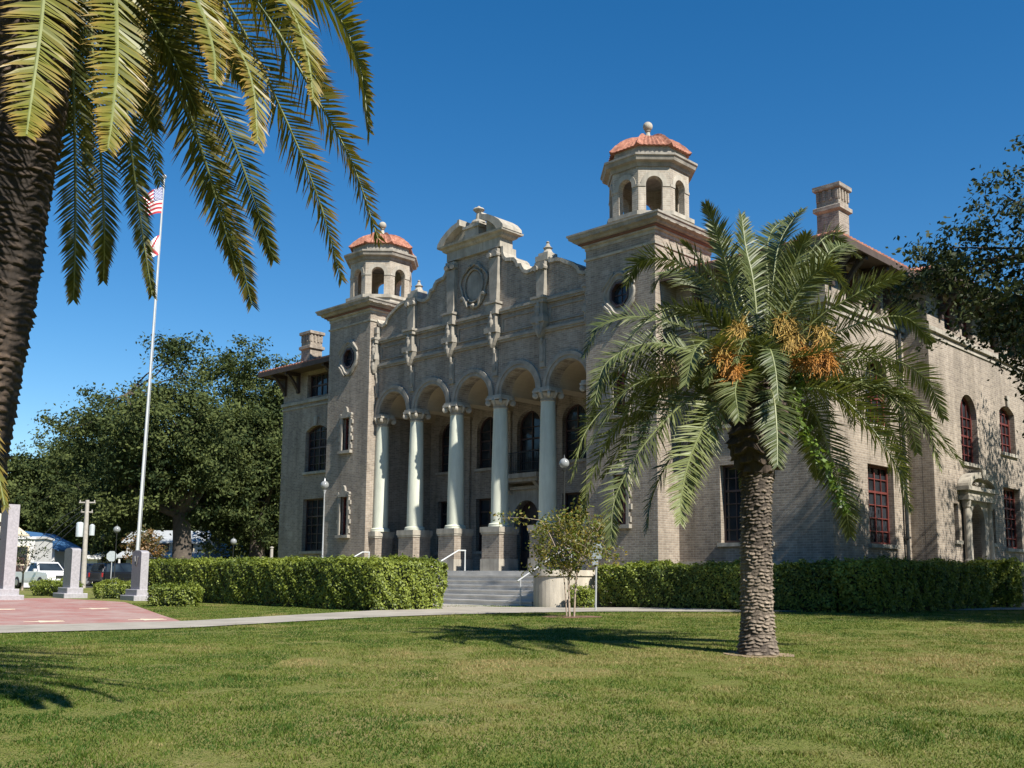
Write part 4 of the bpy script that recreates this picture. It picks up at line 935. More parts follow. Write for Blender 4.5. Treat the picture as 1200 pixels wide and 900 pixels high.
def pmf(pts, dz, **kw):
    """frond through photographed waypoints; dz = how far the tip leans from the crown, metres toward the back"""
    n = len(pts); P_ = [top+np.array([0, 0, -.1])]
    for i, (x, y) in enumerate(pts): P_.append(at(x, PD+dz*((i+1)/n)**.8, y))
    return frond(PM, po, P_, 'frond', **kw)
K = dict(Lm=.48, npair=116, wid=.029, tint=.45, tipmix=.18, rach=.024)
spec = [([(845, 352), (795, 308), (752, 306), (734, 334)], .9, .3), ([(830, 398), (760, 372), (706, 380), (685, 416)], .5, .3), ([(828, 420), (765, 402), (712, 424), (697, 470)], -.7, .3),
        ([(815, 440), (745, 450), (690, 500), (670, 560)], -.5, .4), ([(820, 462), (762, 512), (722, 580), (716, 636)], -.9, .4), ([(845, 470), (815, 520), (800, 570), (797, 612)], -1.7, .75), ([(828, 446), (740, 480), (700, 540), (684, 600)], .4, .35),
        ([(955, 405), (1010, 378), (1060, 372), (1091, 400)], .4, .35), ([(945, 385), (990, 352), (1030, 332), (1056, 322)], -.3, .45), ([(935, 350), (962, 308), (985, 288), (1003, 300)], .9, .35), ([(905, 340), (912, 290), (926, 262), (940, 246)], .6, .3),
        ([(884, 340), (874, 290), (869, 252)], .3, .3), ([(868, 345), (845, 285), (835, 262)], 1.0, .3), ([(862, 360), (848, 300), (836, 262), (827, 240)], -.4, .3),
        ([(985, 425), (1040, 420), (1085, 445), (1106, 490)], .7, .5), ([(985, 448), (1045, 462), (1085, 500), (1101, 548)], -.4, .6), ([(970, 458), (1020, 500), (1052, 550), (1066, 598)], -1.1, .75), ([(950, 480), (975, 540), (990, 590), (996, 628)], .5, .2),
        ([(905, 460), (910, 500), (911, 545)], -1.2, .15), ([(940, 445), (1000, 462), (1045, 505), (1062, 560)], .2, .5), ([(925, 345), (950, 295), (975, 275), (990, 290)], 1.6, .35), ([(900, 350), (898, 300), (905, 270), (925, 255)], 1.5, .3),
        ([(850, 375), (815, 330), (782, 318), (765, 340)], 1.7, .3), ([(920, 375), (945, 330), (972, 315), (993, 340)], -.9, .4), ([(840, 430), (800, 425), (765, 460), (752, 520)], 1.2, .2), ([(860, 430), (835, 400), (815, 410), (803, 450)], -1.5, .6),
        ([(872, 440), (862, 455), (866, 492)], -1.3, .4), ([(930, 440), (960, 420), (985, 440), (998, 500)], 1.5, .2), ([(838, 470), (790, 530), (765, 580), (757, 622)], 1.1, .15), ([(935, 480), (950, 520), (958, 560)], 1.4, .15),
        ([(845, 480), (818, 540), (805, 590)], 1.3, .12), ([(855, 360), (820, 305), (800, 285)], .2, .3), ([(915, 360), (935, 300), (945, 275)], -.8, .4), ([(815, 425), (750, 420), (705, 450), (690, 500)], 1.5, .25), ([(960, 430), (1030, 440), (1060, 480), (1075, 530)], 1.6, .25)]
for k, (pts, dz, tn) in enumerate(spec):
    side = abs(pts[-1][0]-890) > 90
    pmf(pts, dz, **{**K, 'tint': tn+.05, 'roll': (.65 if k % 3 else -.5) if side else 0., 'plum': .45 if side else .3})
# leaves of the far side, spread evenly
for k in range(22):
    q = .9+k*2.4; el = rnd.uniform(-.1, 1.2); L = rnd.uniform(2.4, 3.0); d = FW*math.cos(q)*0+FW*(.35+.65*rnd.random())*(1 if k % 4 else -.3)+RT*math.sin(q); d /= np.linalg.norm(d)
    P_ = [top, top+d*L*.35*math.cos(el)+UP*L*.42*math.sin(el), top+d*L*.72*math.cos(el*.7)+UP*L*(.62*math.sin(el)-.08), top+d*L*.98+UP*L*(.45*math.sin(el)-.42)]
    frond(PM, po, P_, 'frond', **{**K, 'tint': rnd.uniform(.15, .4)})
def fruit(parent, o, c, n, spread, mat, down=.55, L=.55):
    mb = MB(); c = np.array(c)
    for k in range(n):
        q = rnd.uniform(0, 2*pi); s = rnd.uniform(.2, 1)*spread; h = rnd.uniform(.6, 1)*L; tip = c+np.array([math.cos(q)*s, math.sin(q)*s, h*rnd.uniform(-down, .45)])
        mid = c+np.array([math.cos(q)*s*.55, math.sin(q)*s*.55, h*.16])
        mb.tube([tuple(c-o), tuple(mid-o), tuple(tip-o)], [.005, .004, .0025], 3)
        for _ in range(7): e = tip+np.array([rnd.gauss(0, .075), rnd.gauss(0, .075), rnd.gauss(-.06, .08)]); f_ = rnd.random(); mb.tube([tuple(mid*(1-f_)+tip*f_-o), tuple(e-o)], [.0035, .0045], 3)
    mb.build('fruit_stalk', mat, parent)
for x, y, dz, n, sp, mt in ((850, 424, -.7, 55, .19, 'fruit'), (860, 438, -.7, 40, .15, 'fruit'), (846, 412, -.7, 40, .15, 'fruit_gold'), (866, 388, -.5, 40, .14, 'fruit_gold'), (918, 378, -.2, 60, .19, 'fruit_gold'), (930, 398, -.3, 60, .20, 'fruit_gold'), (945, 418, -.35, 60, .20, 'fruit'), (968, 420, -.25, 45, .16, 'fruit'), (962, 392, -.1, 30, .16, 'fruit_gold'), (786, 432, -.2, 40, .22, 'fruit_old'), (842, 452, -.3, 30, .14, 'fruit_old')):
    fruit(PM, po, at(x, PD+dz, y), n, sp, mt, L=.42)
for pts, dz, tn in (([(895, 420), (888, 400), (872, 400), (862, 425)], -.9, .45), ([(900, 410), (908, 430), (912, 470)], -1.0, .2), ([(915, 425), (950, 415), (985, 400)], -.8, .35), ([(880, 430), (858, 420), (838, 425), (828, 450)], -.9, .3)):
    pmf(pts, dz, **{**K, 'tint': tn, 'Lm': .34, 'npair': 70})
# vine hanging in the crown's right side
mb = MB(); pts = catmull([at(938, PD-.3, 440), at(935, PD-.35, 490), at(952, PD-.35, 520), at(975, PD-.3, 560), at(990, PD-.3, 600)], 40)
P_ = np.vstack([p + rng.normal(0, .05, (9, 3)) for p in pts]); V_, F_, T_ = leaf_quads(P_-po, .045, .6, .3); raw('hanging_vine', V_, F_, 'ivy', PM, {'tint': T_})
# --- the near palm, upper left
ND = 7.5; ntop = at(22, ND, -95); nbase = at(-78, ND, 700); nb = np.array([nbase[0], nbase[1], float(gz(nbase[0], nbase[1]))])
NP = thing('palm_tree', 'leaning old date palm at the left edge with long yellowing drooping fronds', 'palm tree', tuple(nb))
palm_trunk(NP, [nb-UP*.1, at(-52, ND, 560), at(-14, ND, 330), at(8, ND, 170), at(20, ND, -20)], [.36, .33, .32, .32, .32, .33, .33, .33, .35, .40, .42, .36], o=nb, rows=16, per=18, amp=.032, jag=.4, mat='palm_trunk_old')
def npf(pts, d1, **kw):
    n = len(pts); P_ = [ntop]
    for i, (x, y) in enumerate(pts): P_.append(at(x, ND+(d1-ND)*((i+1)/n)**.7, y))
    return frond(NP, nb, P_, 'frond_near', **kw)
KN = dict(npair=140, rach=.024)
nspec = [([(60, -150), (55, -60), (48, 30), (36, 120), (31, 158)], 5.6, .36, .8, .75), ([(110, -140), (132, -40), (137, 60), (132, 130), (126, 175)], 6.0, .34, .75, .7),
         ([(75, -60), (84, 60), (88, 180), (88, 280), (86, 350)], 8.6, .33, .15, .3), ([(95, -60), (108, 60), (118, 180), (122, 270), (121, 328)], 9.0, .31, .12, .3), ([(110, -90), (138, 40), (153, 170), (165, 260), (178, 345)], 9.0, .27, .15, .3),
         ([(130, -110), (180, 20), (228, 150), (258, 250), (278, 318)], 8.6, .37, .18, .4), ([(130, -100), (200, 30), (262, 140), (300, 240), (320, 304)], 9.2, .36, .15, .3), ([(160, -120), (232, -10), (275, 50), (296, 100), (302, 166)], 6.3, .38, .7, 1.0),
         ([(170, -130), (270, 10), (330, 130), (372, 230), (400, 326)], 8.2, .36, .4, 1.0), ([(180, -150), (300, 0), (368, 110), (412, 190), (443, 280)], 7.6, .36, .45, .95), ([(190, -170), (320, -60), (390, 10), (422, 80), (432, 152)], 6.6, .40, .75, .45),
         ([(170, -160), (290, -70), (340, 10), (360, 65), (367, 115)], 6.2, .32, .75, .6), ([(140, -150), (200, -60), (235, 10), (250, 60), (252, 95)], 5.7, .26, .7, .8), ([(120, -90), (190, 60), (240, 190), (275, 280), (295, 356)], 9.6, .40, .12, .5),
         ([(60, -80), (68, 20), (74, 90), (78, 150)], 8.4, .40, .15, .3), ([(90, -60), (130, 20), (160, 90), (185, 150)], 9.2, .4, .12, .3), ([(150, -90), (215, 0), (265, 60), (300, 110)], 9.0, .4, .2, .3), ([(30, -60), (14, 40), (2, 110), (-8, 180)], 8.6, .4, .2, .3), ([(120, -70), (170, 10), (205, 70), (230, 130)], 8.0, .42, .15, .3), ([(100, -80), (140, -10), (165, 40), (180, 90)], 7.2, .42, .2, .3), ([(210, -130), (290, -40), (340, 30), (385, 110)], 9.4, .42, .2, .4), ([(-18, 40), (-34, 250), (-22, 450), (5, 592)], 6.9, .30, .7, .6)]
for pts, d1, L, tn, tm in nspec: npf(pts, d1, Lm=L, tint=tn, tipmix=tm, droop=.25, wid=(.030 if d1 < 7 else .025), roll=(.7 if 6.5 < d1 else 0.), plum=(.5 if d1 > 7 else .2), **KN)
for k in range(46):
    q = k*2.39996; el = .15+1.2*((k*.618) % 1); L = rnd.uniform(3.2, 4.0); d = FW*math.cos(q)+RT*math.sin(q)
    if d @ RT > .3 and el < .8: el += .6
    if d @ FW < -.5: L *= .8
    P_ = [ntop, ntop+d*L*.3*math.cos(el)+UP*L*.36*math.sin(el), ntop+d*L*(.45+.2*math.cos(el))+UP*L*(.62*math.sin(el)-.03), ntop+d*L*(.72+.2*math.cos(el))+UP*L*(.5*math.sin(el)-.30)]
    frond(NP, nb, P_, 'frond_near', Lm=.42, tint=rnd.uniform(.3, .7), tipmix=.5, droop=.3, npair=110, rach=.026, wid=.036)

# ------------------------------------------------------------------ trees
def tree(name, label, p, H, crown, trunk_r, nclump, per, leaf, mat, cat='tree', group=None, seed=1, clump_r=1.1, fork=.3, bark='trunk', lo=.28, nlimb=7, flat=.7, lean=(0, 0), shell=.45, trunkname='trunk'):
    """crown=(rx, ry) half widths; limbs reach every clump; leaves in uneven clumps"""
    r = np.random.default_rng(seed); p = np.array([p[0], p[1], float(gz(p[0], p[1]))]); t = thing(name, label, cat, tuple(p), group)
    cz = H*(lo+1)/2; rz = H*(1-lo)/2; cs = []
    while len(cs) < nclump:
        v = r.normal(size=3); v /= np.linalg.norm(v); k = (shell+(1-shell)*r.random()**.7)
        lump = 1+.22*math.sin(3*math.atan2(v[1], v[0])+seed)+.14*math.sin(5*v[2]+2*seed)
        cs.append(np.array([v[0]*crown[0]*k*lump+lean[0], v[1]*crown[1]*k*lump+lean[1], cz+v[2]*rz*k*(1 if v[2] > 0 else .92)]))
    cs = np.array(cs)
    mb = MB(); fz = H*fork; mb.tube([(0, 0, -.2), (0, 0, .25), (lean[0]*.05, lean[1]*.05, fz*.6), (lean[0]*.15, lean[1]*.15, fz)], [trunk_r*1.5, trunk_r*1.1, trunk_r*.92, trunk_r*.85], 10)
    f0 = np.array([lean[0]*.15, lean[1]*.15, fz]); limbs = []
    for k in range(nlimb):
        q = 2*pi*k/nlimb+r.random(); e = np.array([math.cos(q)*crown[0]*.55+lean[0]*.8, math.sin(q)*crown[1]*.55+lean[1]*.8, cz+rz*(r.random()*.9-.35)]); m = f0*.45+e*.55+np.array([0, 0, -.06*H])
        C_ = bez([f0, m, e], 7); limbs.append(C_); mb.tube([tuple(c) for c in C_], list(np.linspace(trunk_r*.55, trunk_r*.14, 7)), 7)
    allp = np.vstack(limbs); 
    for c in cs:
        j = int(np.argmin(np.linalg.norm(allp-c, axis=1)+.15*np.abs(allp[:, 2]-c[2]))); a = allp[j]
        mb.tube([tuple(a), tuple((a+c)/2+r.normal(0, .2, 3)), tuple(c)], [trunk_r*.13, trunk_r*.08, trunk_r*.03], 5)
    mb.build(trunkname, bark, t, True)
    n = nclump*per; ci = r.integers(0, nclump, n); off = r.normal(size=(n, 3))*np.array([1, 1, flat])*clump_r*.55
    sub = r.normal(size=(nclump, 9, 3))*np.array([1, 1, flat*.8])*clump_r*.75; off = np.where((r.random(n) < .75)[:, None], sub[ci, r.integers(0, 9, n)]+off*.38, off)
    P_ = cs[ci]+off; P_[:, 2] = np.maximum(P_[:, 2], H*lo*.55)
    ct = r.normal(.45, .16, nclump); ti = np.clip(ct[ci]+r.normal(0, .2, n), 0, 1)
    nr = P_-np.array([lean[0], lean[1], cz]); nr /= np.linalg.norm(nr, axis=1)[:, None]+1e-6
    V_, F_, T_ = leaf_quads(P_, leaf, .5, .3, ti, nr*.5); raw('crown', V_, F_, mat, t, {'tint': T_}); return t
G = 'oaks behind the flagpole'
tree('oak_tree', 'largest green oak behind the flagpole, thick trunk showing above the hedge', at(213, 82), 19.3, (6.6, 6.6), .8, 84, 900, .15, 'oak_leaf', 'tree', G, 3, 1.9, lo=.14, lean=(-1.5, -1.2), shell=.3)
tree('oak_tree', 'tall green oak touching the left end of the courthouse', at(300, 90), 21.8, (5.6, 6), .7, 115, 900, .155, 'oak_leaf', 'tree', G, 5, 1.85, lo=.08, shell=.3)
tree('oak_tree', 'lower rounded oak left of the flagpole behind the utility pole', at(112, 112), 17.5, (5.5, 6), .6, 90, 450, .19, 'oak_leaf', 'tree', G, 8, 1.6, lo=.12)
tree('oak_tree', 'dark spreading oak behind the blue roofed house', at(48, 126), 17, (6.5, 6.5), .6, 90, 430, .2, 'oak_leaf', 'tree', G, 13, 1.7, lo=.12)
tree('oak_tree', 'far oak half hidden by the leaning palm trunk', at(-2, 125), 15.0, (5.5, 6), .6, 70, 260, .28, 'oak_leaf', 'tree', G, 14, 1.7, lo=.12)
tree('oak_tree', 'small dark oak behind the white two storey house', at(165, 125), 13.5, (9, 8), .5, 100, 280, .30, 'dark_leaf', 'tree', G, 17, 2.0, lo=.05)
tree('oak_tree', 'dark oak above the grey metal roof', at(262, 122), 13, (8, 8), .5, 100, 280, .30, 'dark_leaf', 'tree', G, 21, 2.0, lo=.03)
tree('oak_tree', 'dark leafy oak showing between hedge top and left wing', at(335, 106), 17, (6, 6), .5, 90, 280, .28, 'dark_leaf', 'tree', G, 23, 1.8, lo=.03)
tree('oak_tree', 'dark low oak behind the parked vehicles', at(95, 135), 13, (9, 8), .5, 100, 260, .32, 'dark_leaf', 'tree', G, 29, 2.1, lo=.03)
tree('crape_myrtle', 'small tree with orange autumn leaves behind the emblem pillar', at(168, 68), 4.0, (1.15, 1.15), .08, 30, 90, .09, 'orange_leaf', 'tree', None, 31, .42, fork=.3, lo=.42, bark='pale_bark')
tree('crape_myrtle', 'bare greyish small tree in front of the white house by the pickup', at(27, 60), 3.3, (1.1, 1.1), .06, 26, 26, .07, 'dark_leaf', 'tree', None, 32, .45, fork=.3, lo=.3, bark='pale_bark')
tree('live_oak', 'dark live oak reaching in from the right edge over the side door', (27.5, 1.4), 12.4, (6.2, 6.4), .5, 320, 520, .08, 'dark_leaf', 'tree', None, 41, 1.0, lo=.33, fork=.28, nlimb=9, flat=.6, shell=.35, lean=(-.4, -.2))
tree('live_oak', 'added unseen live oak by the side steps, its crown shading the side door wall', (26.6, 12.2), 14.2, (5.6, 5.6), .5, 150, 170, .10, 'dark_leaf', 'tree', None, 43, 1.0, lo=.42, fork=.3, nlimb=8, flat=.6, shell=.35)  # extra tree outside the view, put in to dapple the side door wall
# added oaks, out of view: they block the low sky's light on the portico
o0 = tree('oak_tree', 'added unseen oak across the street, blocking low sky light on the courthouse front', (-8, -66), 19, (10, 9), .7, 70, 420, .34, 'oak_leaf', 'tree', 'added oaks across the street', 51, 2.4, lo=.08, shell=.3)
def copy_tree(o, loc, rz, sc):
    c = o.copy(); COL.objects.link(c); c.location = loc; c.rotation_euler = (0, 0, rz); c.scale = (sc, sc, sc)
    for ch in o.children: k = ch.copy(); COL.objects.link(k); k.parent = c
    return c
for x, y, rz, sc in ((-27, -62, 1, 1.05), (-46, -52, 2.2, .95), (10, -70, 3, 1.1), (29, -72, 4.1, 1.0), (48, -68, 5, 1.08), (66, -60, .5, .95), (-62, -36, 1.6, 1.05), (80, -46, 2.7, 1.0)):
    copy_tree(o0, (x, y, float(gz(x, y))), rz, sc)
o1 = copy_tree(o0, (78, 34, float(gz(78, 34))), 1.3, 1.0); tag(o1, 'added unseen oak beyond the lawn on the side door side', 'tree', 'added unseen oaks beyond the side lawn')
for x, y, rz, sc in ((66, 58, 2.9, 1.1), (90, 66, .4, 1.15), (48, 84, 3.6, 1.1), (100, 12, 5.1, 1.1), (30, 100, 4.4, 1.2), (112, -22, 2, 1.05)): copy_tree(o1, (x, y, float(gz(x, y))), rz, sc)  # further added oaks out of view, closing off the low sky at the side
# sapling with many thin stems
p = gpt(669, 723); sp_ = thing('sapling', 'young crape myrtle with thin pale stems and yellowing leaves before the steps', 'tree', (p[0], p[1], float(gz(p[0], p[1]))))
mb = MB(); r_ = np.random.default_rng(5); tips = []
for k in range(5):
    q = k*1.257; b0 = np.array([.10*math.cos(q), .10*math.sin(q), -.05]); m1 = np.array([.20*math.cos(q), .20*math.sin(q), 1.15]); e = np.array([(.55+.4*r_.random())*math.cos(q), (.55+.4*r_.random())*math.sin(q), 2.0+.7*r_.random()])
    C_ = catmull([b0, m1, (m1+e)/2+np.array([0, 0, .15]), e], 12); mb.tube([tuple(c) for c in C_], list(np.linspace(.02, .007, 12)), 6)
    for j in range(7):
        a = C_[5+j % 7]; dd_ = r_.normal(size=3)*.38+np.array([math.cos(q)*.2, math.sin(q)*.2, .12]); mb.tube([tuple(a), tuple(a+dd_*.5+np.array([0, 0, .05])), tuple(a+dd_)], [.008, .006, .003], 4); tips += [a+dd_, a+dd_*.7, a+dd_*.45]
for e in ((-1.0, .1, 2.62), (-.9, -.25, 1.85), (.2, .2, 3.0), (.85, .5, 2.65), (.5, .7, 2.5), (.3, .1, 2.8), (-.6, -.3, 1.5), (-.35, .3, 1.35), (.25, -.3, 1.4), (-.55, .1, 2.7)):
    e = np.array(e)*.95; mb.tube([(0, 0, 1.1), tuple(e*.6+np.array([0, 0, .5])), tuple(e)], [.014, .01, .004], 5); tips += [e, e*.94, e*.86+np.array([0, 0, .1]), e*.8+np.array([0, 0, .14])]
mb.build('stems', 'pale_bark', sp_)
tips = np.array(tips); n = 4600; P_ = tips[r_.integers(0, len(tips), n)]+r_.normal(0, .12, (n, 3)); V_, F_, T_ = leaf_quads(P_, .045, .55, .3, np.clip(r_.beta(1.3, 2, n), 0, 1)); raw('foliage', V_, F_, 'myrtle_leaf', sp_, {'tint': T_})
mb = MB(); lp = [(p[0]+.75*math.cos(q)*(1+.1*math.sin(3*q)), p[1]+.75*math.sin(q)) for q in np.linspace(0, 2*pi, 24, endpoint=False)]; mb.prism(lp, lambda u, v, w: (u, v, gz(u, v)+.006+w), .006)
MT['mulch'] = plain('bark_mulch', (.17, .09, .06), .95, .5, 22, .6); tag(mb.build('mulch', 'mulch'), kind='structure')
mb = MB(); lp = [(pb[0]+(.50+.05*math.sin(5*q)+.05*math.sin(11*q+1))*math.cos(q), pb[1]+(.50+.04*math.sin(4*q)+.05*math.sin(9*q))*math.sin(q)) for q in np.linspace(0, 2*pi, 60, endpoint=False)]; mb.prism(lp, lambda u, v, w: (u, v, gz(u, v)+.004+w), .004)
MT['dirt'] = plain('bare_soil', (.26, .19, .12), .95, .3, 9, .5); tag(mb.build('bare_soil', 'dirt'), kind='structure')

# ------------------------------------------------------------------ flagpole and flags
fp = gpt(157, 699); fb = np.array([fp[0], fp[1], float(gz(fp[0], fp[1]))]); fd = float((fb-CAM) @ FW); ft = at(192.5, fd, 209)
FP = thing('flagpole', 'tall white flagpole rising behind the emblem pillar', 'flagpole', tuple(fb))
mb = MB(); mb.tube([(0, 0, -.1), tuple((ft-fb)*.5), tuple(ft-fb)], [.08, .06, .04], 12); mb.lathe([(.3, -.05), (.3, .12), (.14, .2)], 0, 0, 14); mb.build('pole', 'white_metal', FP, True)
mb = MB(); c = ft-fb; mb.lathe([(.03, -.05)]+[(max(.01, .11*math.cos(a)), .08+.11*math.sin(a)) for a in np.linspace(-1.2, 1.5, 9)], c[0], c[1], 14, 0, c[2]); mb.build('ball', 'steel', FP, True)
mb = MB(); mb.tube([tuple(RT*.16-FW*.1+UP*.9), tuple((ft-fb)*.5+RT*.12-FW*.1), tuple((ft-fb)*.985+RT*.05-FW*.05)], .008, 4); mb.build('rope', 'white_metal', FP)
def flag(label, p_top, hoist, fly, colour, seed, spread):
    """limp cloth; the fly end falls and folds"""
    nu, nv = 26, 13; d0 = -RT*.80-FW*.45; side = np.cross(d0, UP); Vs = []
    for i in range(nu+1):
        u = i/nu
        for j in range(nv+1):
            v = j/nv; fall = spread*u**1.15*fly; out = fly*(.62*u-.10*u*u)
            w = .12*math.sin(u*9+v*2.2+seed)*(.3+u)+.05*math.sin(v*7+seed)
            Vs.append(p_top+d0*(out*(1-.10*v))+side*w+UP*(-hoist*v*(1-.12*u)-fall*(1-.3*v)))
    o = p_top; Fs, mi = [], []
    for i in range(nu):
        for j in range(nv): Fs.append((i*(nv+1)+j, (i+1)*(nv+1)+j, (i+1)*(nv+1)+j+1, i*(nv+1)+j+1)); mi.append(colour(i/nu, j))
    mb = MB(); mb.v = [tuple(x-o) for x in Vs]; mb.f = Fs; mb.mi = mi; ob = mb.build('flag', ['flag_white', 'flag_red', 'flag_blue'], None, True); ob.location = tuple(o); return ob, Vs, nv
pol = lambda y: fb+(ft-fb)*((y-699)/(209-699))
us, Vs, nv = flag('us', pol(219)-FW*.08, 1.35, 1.9, lambda u, j: 2 if (u < .40 and j < 7) else (1 if j % 2 == 0 else 0), 1.0, .38)
tag(us, 'red and white striped flag with blue canton, upper one on the flagpole', 'flag')
mb = MB(); o = pol(219)-FW*.08
for a in range(9):
    for b in range(6 if a % 2 == 0 else 5):
        i = 1+b*1.75+(.85 if a % 2 else 0); j = .55+a*.72; i0, j0 = int(i), int(j); g_ = lambda ii, jj: np.array(Vs[ii*(nv+1)+jj]); c = g_(i0, j0)*(1-(i-i0))*(1-(j-j0))+g_(i0+1, j0)*(i-i0)*(1-(j-j0))+g_(i0, j0+1)*(1-(i-i0))*(j-j0)+g_(i0+1, j0+1)*(i-i0)*(j-j0)-o
        e1 = (g_(i0+1, j0)-g_(i0, j0)); e1 /= np.linalg.norm(e1); e2_ = (g_(i0, j0+1)-g_(i0, j0)); e2_ /= np.linalg.norm(e2_); nrm = np.cross(e1, e2_)
        mb.add([c+(e1*math.cos(q)+e2_*math.sin(q))*r9+nrm*s9 for s9 in (-.012, .012) for kk in range(10) for r9, q in [((.036, .015)[kk % 2], 2*pi*kk/10)]], [tuple(range(10)), tuple(range(10, 20))]+[(i9, (i9+1) % 10, 10+(i9+1) % 10, 10+i9) for i9 in range(10)])
st_ = mb.build('stars', 'flag_white', us)
def fl_col(u, j):
    du = u*26-13; dv = (j-6)*2
    if abs(du-dv) < 2.6 or abs(du+dv) < 2.6: return 1
    return 0
f2_, _, _ = flag('fl', pol(279)-FW*.08, 1.0, 1.35, fl_col, 2.3, .55)
tag(f2_, 'white flag with red diagonal cross, lower one on the flagpole', 'flag')

# ------------------------------------------------------------------ street furniture far left
p = at(98, 70); up_ = thing('utility_pole', 'leaning wooden utility pole with grey transformer', 'utility pole', tuple(p)); tp_ = at(102.5, 70, 586)-p
mb = MB(); mb.tube([(0, 0, -.2), tuple(tp_)], [.19, .13], 10); mb.build('pole', 'wood_pole', up_, True)
mb = MB(); c = tp_*.66; e = RT*.42; mb.lathe([(.05, -.5), (.25, -.48), (.25, .42), (.2, .5), (.05, .55)], c[0]-e[0], c[1]-e[1], 14, 0, c[2]); mb.lathe([(.05, -.4), (.18, -.38), (.18, .3), (.05, .4)], c[0]+e[0], c[1]+e[1], 12, 0, c[2]); mb.build('transformer', 'sign_back', up_, True)
mb = MB()
for f_, hw in ((.97, .55), (.86, .4)):
    c = tp_*f_; mb.tube([tuple(c-RT*hw), tuple(c+RT*hw)], .06, 6)
    for s in (-1, 0, 1): q = c+RT*hw*s*.9; mb.tube([tuple(q), tuple(q+UP*.18)], .04, 6)
mb.build('crossarm', 'wood_pole', up_)
mb = MB()
for k in range(4): mb.tube([tuple(tp_*(.97-.05*k)), tuple(tp_*(.8-.08*k)-RT*1.4-FW*.5), tuple(tp_*(.55-.08*k)-RT*2.6-FW*1.2)], .018, 4)
mb.build('service_wire', 'iron', up_)
p = at(130, 74); t = thing('stop_sign', 'octagonal sign seen from its pale back near the dark parked vehicle', 'sign', tuple(p), rz=YAW)
mb = MB(); mb.tube([(0, 0, 0), (0, 0, 2.6)], .035, 8); mb.build('post', 'steel', t); mb = MB(); mb.prism([(.40*math.cos(q), 2.25+.40*math.sin(q)) for q in np.arange(8)*pi/4+pi/8], lambda u, v, w: (u, -.06+w, v), .015); mb.build('plate', 'sign_back', t)
lamp('street_lamp', 'globe street lamp above the octagonal sign', tuple(at(134, 72)), 4.1, .24, group='street lamps beyond the lawn')
lamp('street_lamp', 'globe street lamp in front of the grey metal roof', tuple(at(272, 78)), 3.5, .24, group='street lamps beyond the lawn')
lamp('street_lamp', 'globe street lamp in shade left of the octagonal sign', tuple(at(119, 84)), 4.0, .22, group='street lamps beyond the lawn')
lamp('street_lamp', 'small globe street lamp just right of the flagpole', tuple(at(172, 82)), 4.0, .22, group='street lamps beyond the lawn')
p = at(317, 76); mb = MB(); mb.tube([(0, 0, 0), (.03, 0, 1.6), (.03, 0, 3.0)], [.13, .12, .11], 8); mb.lathe([(.15, 2.98), (.16, 3.02), (.02, 3.1)], .03, 0, 8); ob = mb.build('wooden_post', 'wood_pole'); ob.location = tuple(p); tag(ob, 'short pale wooden post under the oaks left of the courthouse', 'post')

# ------------------------------------------------------------------ houses
def house(label, p, w, d, eave, ridge, wall, roof, rz=0, porch=False, ridge_x=True, over=.45, wins=((-.25, 1.5), (.25, 1.5)), trim='cream'):
    p = np.array(p); t = thing('house', label, 'house', (p[0], p[1], float(gz(p[0], p[1]))), None, rz)
    mb = MB(); lp = [(-w/2, -.2), (w/2, -.2), (w/2, eave), (0, ridge), (-w/2, eave)]
    if ridge_x: mb.prism([(-d/2, -.2), (d/2, -.2), (d/2, eave), (0, ridge), (-d/2, eave)], lambda u, v, q: (-w/2+q, u, v), w)
    else: mb.prism(lp, lambda u, v, q: (u, -d/2+q, v), d)
    mb.build('wall', wall, t)
    mb = MB(); hw = (d if ridge_x else w)/2; sl9 = (ridge-eave)/hw; th = .14
    for s in (-1, 1):
        lp = [(0, ridge+.03), (s*(hw+over), eave-sl9*over+.03), (s*(hw+over), eave-sl9*over+th+.03), (0, ridge+th+.03)]
        mb.prism(lp, (lambda u, v, q: (-w/2-over+q, u, v)) if ridge_x else (lambda u, v, q: (u, -d/2-over+q, v)), (w if ridge_x else d)+2*over)
    mb.build('roof', roof, t)
    for i, (fu, z) in enumerate(wins):
        mb = MB(); mb.box(fu*w-.45, fu*w+.45, -d/2-.03, -d/2-.005, z-.6, z+.6); g = mb.build('window', 'glass', t)
        mb = MB(); mb.wall([(fu*w-.53, z-.68), (fu*w+.53, z-.68), (fu*w+.53, z+.68), (fu*w-.53, z+.68)], [[(fu*w-.45, z-.6), (fu*w+.45, z-.6), (fu*w+.45, z+.6), (fu*w-.45, z+.6)]], lambda u, v, q: (u, -d/2-.06+q, v), .055); mb.build('frame', trim, g)
    mb = MB(); mb.box(-.48, .48, -d/2-.04, -d/2-.005, 0, 2.1); mb.build('door', 'dark_frame', t)
    if porch:
        mb = MB(); mb.prism([(-d/2-2.6, 2.55), (-d/2-.02, 3.1), (-d/2-.02, 3.25), (-d/2-2.6, 2.7)], lambda u, v, q: (-w/2-.4+q, u, v), w+.8); mb.build('porch_roof', 'grey_roof', t)
        for x in np.linspace(-w/2, w/2, 4): mb = MB(); mb.box(x-.08, x+.08, -d/2-2.5, -d/2-2.34, -.1, 2.57); mb.build('porch_post', 'white_wall', t)
    return t
house('white house with blue metal gable roof behind the pickup', at(41, 84), 5.2, 7, 2.9, 4.15, 'white_wall', 'blue_roof', YAW+.1, ridge_x=False, wins=((-.3, 1.4), (.3, 1.4)))
house('white house with cream eaves mostly behind the tallest pillar', at(-26, 74), 3.6, 5, 4.0, 5.3, 'white_wall', 'cream', YAW+.05, ridge_x=False, wins=((-.3, 1.5), (.3, 1.5)))
house('plain low white building left of the blue roofed house', at(30, 72), 2.2, 3.5, 3.3, 3.4, 'white_wall', 'white_wall', YAW+.1, wins=((.1, 2.2),), over=.1)
